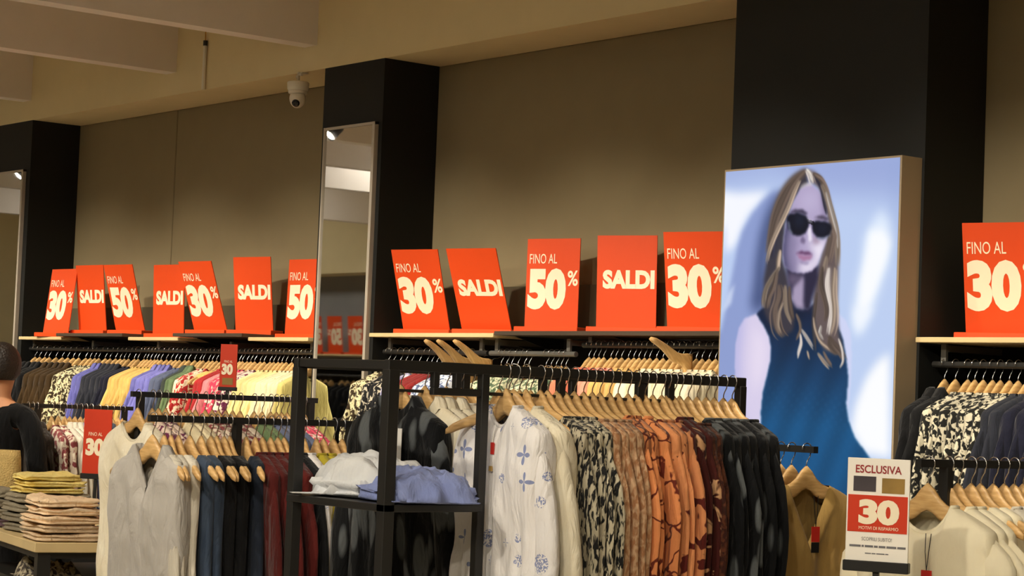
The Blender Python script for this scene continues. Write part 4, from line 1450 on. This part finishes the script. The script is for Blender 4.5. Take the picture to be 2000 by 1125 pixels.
    lin = np.where(c <= 0.04045, c / 12.92, ((c + 0.055) / 1.055) ** 2.4)
    return NX, NY, lin
P = {
'hair':[(0.498,0.018),(0.44,0.038),(0.397,0.059),(0.361,0.101),(0.331,0.168),(0.307,0.239),(0.278,0.335),(0.265,0.415),(0.263,0.503),(0.256,0.583),(0.281,0.648),(0.333,0.7),(0.384,0.724),(0.437,0.775),(0.473,0.826),(0.504,0.802),(0.55,0.781),(0.589,0.821),(0.651,0.862),(0.705,0.857),(0.745,0.833),(0.734,0.786),(0.72,0.727),(0.689,0.642),(0.675,0.564),(0.682,0.487),(0.685,0.425),(0.674,0.332),(0.663,0.269),(0.644,0.198),(0.621,0.142),(0.581,0.078),(0.542,0.036)],
'face':[(0.504,0.077),(0.454,0.098),(0.415,0.152),(0.378,0.242),(0.367,0.305),(0.362,0.369),(0.376,0.425),(0.421,0.45),(0.491,0.458),(0.534,0.449),(0.564,0.426),(0.586,0.376),(0.613,0.322),(0.618,0.252),(0.596,0.172),(0.561,0.112)],
'neck':[(0.369,0.401),(0.385,0.497),(0.409,0.561),(0.455,0.601),(0.498,0.616),(0.53,0.602),(0.537,0.531),(0.565,0.438),(0.492,0.475)],
'gl':[(0.377,0.222),(0.393,0.201),(0.447,0.2),(0.491,0.215),(0.511,0.24),(0.509,0.263),(0.489,0.29),(0.452,0.301),(0.413,0.291),(0.39,0.266)],
'gr':[(0.525,0.248),(0.546,0.239),(0.599,0.242),(0.633,0.256),(0.64,0.276),(0.628,0.303),(0.591,0.317),(0.554,0.308),(0.532,0.284)],
'bridge':[(0.492,0.227),(0.54,0.242),(0.538,0.258),(0.503,0.247)],
'lipu':[(0.439,0.373),(0.471,0.363),(0.492,0.367),(0.514,0.366),(0.539,0.384),(0.488,0.381)],
'lipl':[(0.444,0.376),(0.488,0.382),(0.539,0.385),(0.521,0.403),(0.483,0.406),(0.458,0.394)],
'dress':[(0.246,0.607),(0.217,0.628),(0.263,0.677),(0.298,0.726),(0.312,0.772),(0.312,0.824),(0.293,0.895),(0.272,0.965),(0.264,1.05),(0.27,1.133),(0.249,1.302),(0.249,1.95),(1.1,1.95),(1.033,1.457),(0.949,1.273),(0.867,1.197),(0.802,1.134),(0.766,1.068),(0.75,1.001),(0.758,0.894),(0.744,0.82),(0.723,0.739),(0.683,0.665),(0.679,0.642),(0.581,0.563),(0.519,0.61),(0.455,0.601),(0.398,0.545)],
'arm':[(0.217,0.628),(0.148,0.647),(0.115,0.691),(0.098,0.762),(0.097,0.834),(0.106,0.926),(0.142,1.039),(0.17,1.137),(0.18,1.4),(0.20,1.9),(0.26,1.9),(0.264,1.05),(0.272,0.965),(0.293,0.895),(0.312,0.824),(0.312,0.772),(0.298,0.726),(0.263,0.677)],
'rarm':[(0.677,0.617),(0.738,0.661),(0.765,0.712),(0.773,0.806),(0.773,0.907),(0.764,1.021),(0.75,1.001),(0.758,0.894),(0.744,0.82),(0.723,0.739),(0.683,0.665)],
'shadow':[(0.344,0.096),(0.289,0.103),(0.235,0.135),(0.17,0.193),(0.116,0.264),(0.085,0.345),(0.057,0.475),(0.019,0.638),(-0.016,0.761),(-0.013,0.823),(-0.016,1.95),(0.242,1.95),(0.217,0.628),(0.292,0.64),(0.281,0.399),(0.347,0.161)],
'shadowcore':[(0.35,0.105),(0.301,0.126),(0.249,0.205),(0.22,0.292),(0.202,0.397),(0.195,0.494),(0.178,0.599),(0.224,0.623),(0.279,0.6),(0.27,0.399),(0.317,0.224)],
'hot1':[(-0.003,0.086),(0.097,0.1),(0.267,0.096),(0.213,0.146),(0.147,0.2),(0.105,0.264),(0.073,0.328),(0.017,0.359),(-0.002,0.227)],
'hot1b':[(0.081,0.492),(0.062,0.581),(0.006,0.622),(0.037,0.54)],
'hot2':[(0.905,0.21),(0.961,0.258),(0.979,0.327),(0.954,0.432),(0.899,0.567),(0.844,0.688),(0.795,0.727),(0.772,0.665),(0.778,0.558),(0.813,0.413),(0.819,0.321),(0.857,0.261)],
'hot2b':[(0.848,0.292),(0.918,0.287),(0.965,0.341),(0.943,0.416),(0.879,0.567),(0.822,0.643),(0.8,0.604),(0.806,0.505),(0.832,0.383)],
'hot3':[(0.977,0.791),(0.994,1.211),(0.858,1.198),(0.783,1.108),(0.801,1.007),(0.854,0.892),(0.913,0.825)],
'hot3b':[(0.771,0.604),(0.887,0.605),(0.837,0.678),(0.803,0.712),(0.778,0.665)],
}
LOCKS = [
    ('d', 0.016, [(0.402,0.112),(0.35,0.216),(0.309,0.297),(0.302,0.395)]),
    ('m', 0.022, [(0.486,0.019),(0.399,0.063),(0.351,0.114),(0.315,0.178),(0.295,0.247),(0.287,0.312),(0.272,0.374)]),
    ('m', 0.018, [(0.486,0.019),(0.422,0.064),(0.38,0.123),(0.343,0.191),(0.312,0.247),(0.298,0.321)]),
    ('l', 0.01, [(0.455,0.054),(0.423,0.097),(0.403,0.145),(0.372,0.201),(0.33,0.265),(0.293,0.329),(0.273,0.378),(0.269,0.415)]),
    ('l', 0.01, [(0.345,0.355),(0.336,0.4),(0.333,0.447)]),
    ('h', 0.012, [(0.486,0.019),(0.509,0.045),(0.522,0.078)]),
    ('d', 0.01, [(0.531,0.042),(0.577,0.105),(0.591,0.162),(0.609,0.219)]),
    ('m', 0.01, [(0.52,0.037),(0.565,0.06),(0.594,0.102),(0.618,0.163)]),
    ('l', 0.012, [(0.566,0.08),(0.6,0.135),(0.618,0.18),(0.642,0.237),(0.664,0.293),(0.672,0.365),(0.672,0.445)]),
    ('h', 0.008, [(0.599,0.114),(0.624,0.172),(0.647,0.229),(0.672,0.293),(0.68,0.365)]),
    ('m', 0.014, [(0.627,0.26),(0.645,0.308),(0.632,0.364),(0.618,0.423)]),
    ('l', 0.008, [(0.617,0.387),(0.608,0.423),(0.606,0.453)]),
    ('l', 0.012, [(0.35,0.425),(0.311,0.467),(0.271,0.518),(0.256,0.574),(0.264,0.609)]),
    ('m', 0.014, [(0.333,0.442),(0.319,0.511),(0.291,0.553),(0.282,0.609)]),
    ('m', 0.016, [(0.342,0.498),(0.35,0.554),(0.323,0.605),(0.332,0.665),(0.351,0.708),(0.388,0.729)]),
    ('l', 0.008, [(0.375,0.58),(0.348,0.626),(0.344,0.682),(0.364,0.72)]),
    ('l', 0.01, [(0.383,0.503),(0.386,0.567),(0.394,0.618),(0.426,0.665)]),
    ('m', 0.01, [(0.407,0.512),(0.41,0.572),(0.424,0.627),(0.437,0.657)]),
    ('m', 0.008, [(0.453,0.627),(0.478,0.665),(0.485,0.699),(0.458,0.741)]),
    ('h', 0.006, [(0.485,0.699),(0.515,0.733),(0.545,0.766),(0.558,0.783)]),
    ('h', 0.006, [(0.48,0.716),(0.488,0.758),(0.472,0.8),(0.468,0.822)]),
    ('l', 0.004, [(0.524,0.787),(0.536,0.821)]),
    ('m', 0.014, [(0.593,0.431),(0.586,0.515),(0.617,0.578),(0.63,0.632),(0.615,0.666)]),
    ('h', 0.016, [(0.633,0.432),(0.625,0.507),(0.644,0.566),(0.663,0.612),(0.649,0.674),(0.64,0.724)]),
    ('l', 0.014, [(0.666,0.433),(0.66,0.541),(0.674,0.608),(0.671,0.683),(0.651,0.72)]),
    ('m', 0.006, [(0.569,0.536),(0.561,0.607),(0.552,0.666),(0.561,0.724),(0.57,0.8)]),
    ('l', 0.006, [(0.551,0.64),(0.559,0.691),(0.59,0.749),(0.648,0.782),(0.704,0.802)]),
    ('h', 0.006, [(0.598,0.682),(0.589,0.716),(0.612,0.741)]),
    ('m', 0.014, [(0.64,0.724),(0.669,0.757),(0.709,0.786),(0.733,0.823)]),
    ('l', 0.006, [(0.581,0.795),(0.616,0.832),(0.651,0.861)]),
    ('m', 0.008, [(0.614,0.787),(0.638,0.82),(0.667,0.848)]),
    ('h', 0.006, [(0.696,0.732),(0.72,0.782),(0.728,0.831),(0.707,0.86)]),
    ('m', 0.008, [(0.651,0.72),(0.646,0.749),(0.67,0.778),(0.698,0.794)]),
]

def lightbox():
    t = thing('light_box', 'illuminated poster of a woman in sunglasses on the wide black column', 'poster', (-5.705, YC, 0.76))
    h = PW / 2
    obj('case', MB().box(-h - 0.008, h + 0.008, -0.115, -0.001, -0.008, PH + 0.008), 'lightbox_edge', t)
    NX, NY, lin = paint()
    xs = np.linspace(-h, h, NX)
    zs = np.linspace(PH, 0, NY)
    gx, gz = np.meshgrid(xs, zs)
    vs = np.stack([gx, np.full_like(gx, -0.117), gz], -1).reshape(-1, 3)
    i = np.arange(NX * NY).reshape(NY, NX)
    fs = np.stack([i[:-1, :-1], i[1:, :-1], i[1:, 1:], i[:-1, 1:]], -1).reshape(-1, 4)
    me = bpy.data.meshes.new('poster_print')
    me.vertices.add(len(vs))
    me.vertices.foreach_set('co', vs.ravel())
    me.loops.add(fs.size)
    me.loops.foreach_set('vertex_index', fs.ravel().astype(np.int32))
    me.polygons.add(len(fs))
    me.polygons.foreach_set('loop_start', (np.arange(len(fs)) * 4).astype(np.int32))
    me.polygons.foreach_set('loop_total', np.full(len(fs), 4, np.int32))
    me.update(calc_edges=True)
    ca = me.color_attributes.new('print', 'FLOAT_COLOR', 'POINT')
    rgba = np.ones((NX * NY, 4))
    rgba[:, :3] = lin.reshape(-1, 3)
    ca.data.foreach_set('color', rgba.ravel().astype(np.float32))
    nt = NT('poster_print')
    at = nt.add('ShaderNodeVertexColor', layer_name='print')
    nt.b.inputs['Base Color'].default_value = (0.004, 0.004, 0.004, 1)
    nt.b.inputs['Roughness'].default_value = 0.4
    nt.b.inputs['Specular IOR Level'].default_value = 0.05
    nt.link(at.outputs['Color'], nt.b.inputs['Emission Color'])
    nt.b.inputs['Emission Strength'].default_value = 1.0
    obj('poster_print', me, 'poster_print', t)
lightbox()

# ------------------------------------------------------------------ shopper seen from behind
def skin_mesh(name, verts, edges, radii, root=0, sub=2):
    me = bpy.data.meshes.new(name)
    me.from_pydata(verts, edges, [])
    o = bpy.data.objects.new('tmp', me)
    COL.objects.link(o)
    m = o.modifiers.new('skin', 'SKIN')
    m.use_smooth_shade = True
    for i, r in enumerate(radii):
        sv = me.skin_vertices[0].data[i]
        sv.radius = r if isinstance(r, tuple) else (r, r)
        sv.use_root = (i == root)
    s = o.modifiers.new('sub', 'SUBSURF')
    s.levels = sub
    dg = bpy.context.evaluated_depsgraph_get()
    out = bpy.data.meshes.new_from_object(o.evaluated_get(dg))
    out.name = name
    bpy.data.objects.remove(o)
    return out

def person():
    t = thing('person', 'shopper in a black top with dark hair, carrying a straw bag, seen from behind', 'person', (-10.355, 4.815, 0), R(38))
    # faces local +Y (away from the viewer)
    V = [(0, 0, 0.95), (0, 0.0, 1.12), (0, -0.01, 1.30), (0, -0.015, 1.43), (0, -0.005, 1.50), (0, 0.01, 1.57), (0, 0.02, 1.66), (0, 0.02, 1.73)]
    r = [(0.15, 0.11), (0.125, 0.095), (0.145, 0.105), (0.10, 0.07), (0.052, 0.052), (0.068, 0.075), (0.078, 0.092), (0.05, 0.06)]
    E_ = [(i, i + 1) for i in range(7)]
    def chain(start, pts, rs):
        p = start
        for q, rr in zip(pts, rs):
            V.append(q)
            r.append(rr)
            E_.append((p, len(V) - 1))
            p = len(V) - 1
        return p
    for s in (-1, 1):
        e = chain(3, [(s * 0.17, -0.015, 1.40), (s * 0.215, -0.02, 1.27), (s * 0.235, -0.01, 1.12), (s * 0.23, 0.10, 0.97), (s * 0.22, 0.16, 0.91)], [0.055, 0.046, 0.04, 0.028, 0.03])
        for k in range(4):
            a = (k - 1.5) * 0.014
            chain(e, [(s * 0.22 + a, 0.20, 0.885), (s * 0.215 + a, 0.225, 0.855 + 0.006 * abs(k - 1.5))], [0.0095, 0.008])
        chain(e, [(s * 0.195, 0.185, 0.91), (s * 0.185, 0.205, 0.895)], [0.010, 0.008])
        chain(0, [(s * 0.095, 0, 0.86), (s * 0.10, 0.005, 0.50), (s * 0.10, -0.02, 0.10), (s * 0.10, 0.07, 0.04), (s * 0.10, 0.15, 0.03)], [0.09, 0.058, 0.036, 0.034, 0.028])
    body = skin_mesh('body', V, E_, r)
    obj('body', body, 'skin', t)
    # black top
    V2 = [(0, 0, 0.92), (0, 0, 1.12), (0, -0.01, 1.30), (0, -0.015, 1.415)]
    r2 = [(0.185, 0.14), (0.15, 0.118), (0.165, 0.124), (0.125, 0.085)]
    E2 = [(0, 1), (1, 2), (2, 3)]
    for s in (-1, 1):
        p = 3
        for q, rr in zip([(s * 0.175, -0.015, 1.395), (s * 0.222, -0.02, 1.26), (s * 0.242, -0.01, 1.11), (s * 0.236, 0.08, 0.99)], [0.068, 0.062, 0.056, 0.045]):
            V2.append(q)
            r2.append(rr)
            E2.append((p, len(V2) - 1))
            p = len(V2) - 1
    obj('top', skin_mesh('top', V2, E2, r2), 'black_cloth', t)
    V3 = [(0, 0, 0.96), (0, 0, 0.90)]
    r3 = [(0.165, 0.125), (0.16, 0.12)]
    E3 = [(0, 1)]
    for s in (-1, 1):
        p = 1
        for q, rr in zip([(s * 0.097, 0, 0.80), (s * 0.10, 0.005, 0.48), (s * 0.10, -0.015, 0.09)], [0.098, 0.075, 0.07]):
            V3.append(q)
            r3.append(rr)
            E3.append((p, len(V3) - 1))
            p = len(V3) - 1
    obj('trousers', skin_mesh('trousers', V3, E3, r3), 'black_cloth', t)
    for s in (-1, 1):
        sh = MB()
        for z, k in ((0.0, 1.0), (0.03, 1.0), (0.06, 0.8), (0.085, 0.5)):
            for i in range(16):
                a = 2 * math.pi * i / 16
                sh.v.append((s * 0.10 + 0.046 * k * math.cos(a), 0.05 + 0.125 * k * math.sin(a) - (1 - k) * 0.05, z))
        for q in range(3):
            for i in range(16):
                j = (i + 1) % 16
                sh.f.append((q * 16 + i, q * 16 + j, q * 16 + 16 + j, q * 16 + 16 + i))
        sh.f.append(tuple(reversed(range(16))))
        sh.f.append(tuple(48 + i for i in range(16)))
        smoothobj('shoe', sh, 'black_cloth', t)
    # face, turned away
    for s in (-1, 1):
        smoothobj('eye', MB().lathe([(0.002, -0.011), (0.009, -0.006), (0.011, 0), (0.009, 0.006), (0.002, 0.011)], 10, c=(s * 0.032, 0.098, 1.665)), 'tag_white', t)
        smoothobj('ear', MB().lathe([(0.003, -0.026), (0.010, -0.018), (0.012, 0.0), (0.012, 0.016), (0.004, 0.026)], 10, c=(s * 0.078, 0.01, 1.645)), 'skin', t)
    smoothobj('nose', MB().tube([(0, 0.10, 1.665), (0, 0.112, 1.645), (0, 0.122, 1.625), (0, 0.10, 1.618)], [0.006, 0.010, 0.014, 0.008], 8), 'skin', t)
    smoothobj('mouth', MB().tube([(-0.022, 0.088, 1.595), (0, 0.098, 1.597), (0.022, 0.088, 1.595)], [0.003, 0.007, 0.003], 8), 'pink_cloth', t)
    # hair: thick cap down to the nape
    hm = MB()
    n, m = 28, 16
    for j in range(m + 1):
        f = j / m
        for i in range(n):
            a = 2 * math.pi * i / n
            fr = max(0, math.sin(a))
            th = f * (R(128) - R(62) * fr ** 1.5)
            wob = 1 + 0.03 * math.sin(9 * a + 3 * f)
            x = 0.098 * math.sin(th) * math.cos(a) * wob
            y = 0.01 + 0.122 * math.sin(th) * math.sin(a) * wob - 0.012
            z = 1.665 + 0.125 * math.cos(th)
            hm.v.append((x, y, z))
    for j in range(m):
        for i in range(n):
            k = (i + 1) % n
            hm.f.append((j * n + i, j * n + k, (j + 1) * n + k, (j + 1) * n + i))
    hm.f.append(tuple((m * n) + i for i in range(n)))
    smoothobj('hair', hm, 'hair_dark', t)
    return t
person()

def bag():
    t = thing('straw_bag', 'woven straw bag on a gold chain strap carried by the shopper', 'bag', (-10.15, 4.70, 0.97), R(38))
    mb = MB()
    n = 24
    for z, rx, ry in ((0, .13, .055), (0.03, .145, .065), (0.12, .155, .07), (0.22, .15, .062), (0.26, .145, .05)):
        for i in range(n):
            a = 2 * math.pi * i / n
            c, s = math.cos(a), math.sin(a)
            mb.v.append((rx * math.copysign(abs(c) ** 0.6, c), ry * math.copysign(abs(s) ** 0.8, s), z))
    for k in range(4):
        for i in range(n):
            j = (i + 1) % n
            mb.f.append((k * n + i, k * n + j, k * n + n + j, k * n + n + i))
    mb.f.append(tuple(reversed(range(n))))
    mb.f.append(tuple(4 * n + i for i in range(n)))
    smoothobj('body', mb, 'straw', t)
    for x in (-0.02, 0.02):
        cm = MB()
        for k in range(22):
            z = 0.255 + k * 0.0105
            cm.bar((x + 0.004 * (k % 2), -0.015, z), (x + 0.004 * (k % 2), -0.015, z + 0.010), 0.009, 0.006)
        obj('chain_strap', cm, 'gold_chain', t)
bag()

# ------------------------------------------------------------------ opposite side of the shop, seen in the mirrors
def far_side():
    t = thing('wall_shelf', 'long shelf on the opposite wall reflected in the mirror', 'shelf', (-19.5, YF + 0.03, 2.02))
    obj('board', MB().bevbox(-4.0, 4.0, 0.002, 0.42, -0.02, 0, 0.002), 'shelf_wood', t)
    t = thing('wall_rail', 'long rail on the opposite wall reflected in the mirror', 'rail', (-19.5, YF + 0.30, 1.78))
    obj('rail', MB().tube([(-3.9, 0, 0), (3.9, 0, 0)], 0.0125, 8), 'metal_black', t)
    for x in (-3.5, 0, 3.5):
        obj('bracket', MB().box(x - 0.01, x + 0.01, -0.30, 0.0, -0.006, 0.006), 'metal_grey', t)
    for k, x in enumerate((-21.9, -21.48, -21.06, -20.64, -20.22, -19.8, -19.38, -18.96, -18.54)):
        s = sale_sign(('50', '30')[k % 2], x, YF + 0.28, 2.044, R(180), -0.1, 'red FINO AL %s%% sign reflected in the mirror, %s along the opposite shelf' % (('50', '30')[k % 2], ORD[k]))
        s['group'] = 'reflected sale signs'
    row('x', YF + 0.30, 1.78, [(-21.6, -20.2, 12, 'jacket', 'dark_brown', 'dark brown jacket'), (-20.1, -18.4, 14, 'jacket', 'black_cloth', 'black jacket')], R(90), 'mirrored rail', 6)
    rack_t = thing('clothes_rack', 'black rack of dark clothes reflected in the mirror', 'clothes rack', (-16.0, 0.6, 0))
    obj('rail', MB().box(-1.2, 1.2, -0.011, 0.011, 1.459, 1.481), 'metal_black', rack_t)
    for x in (-1.1, 1.1):
        obj('post', MB().box(x - 0.012, x + 0.012, -0.012, 0.012, 0.03, 1.459), 'metal_black', rack_t)
        obj('foot', MB().box(x - 0.02, x + 0.02, -0.22, 0.22, 0.0, 0.03), 'metal_black', rack_t)
    row('x', 0.6, 1.47, [(-17.1, -15.0, 14, 'tee', 'black_cloth', 'black t-shirt')], R(90), 'mirrored rack', 6)
far_side()
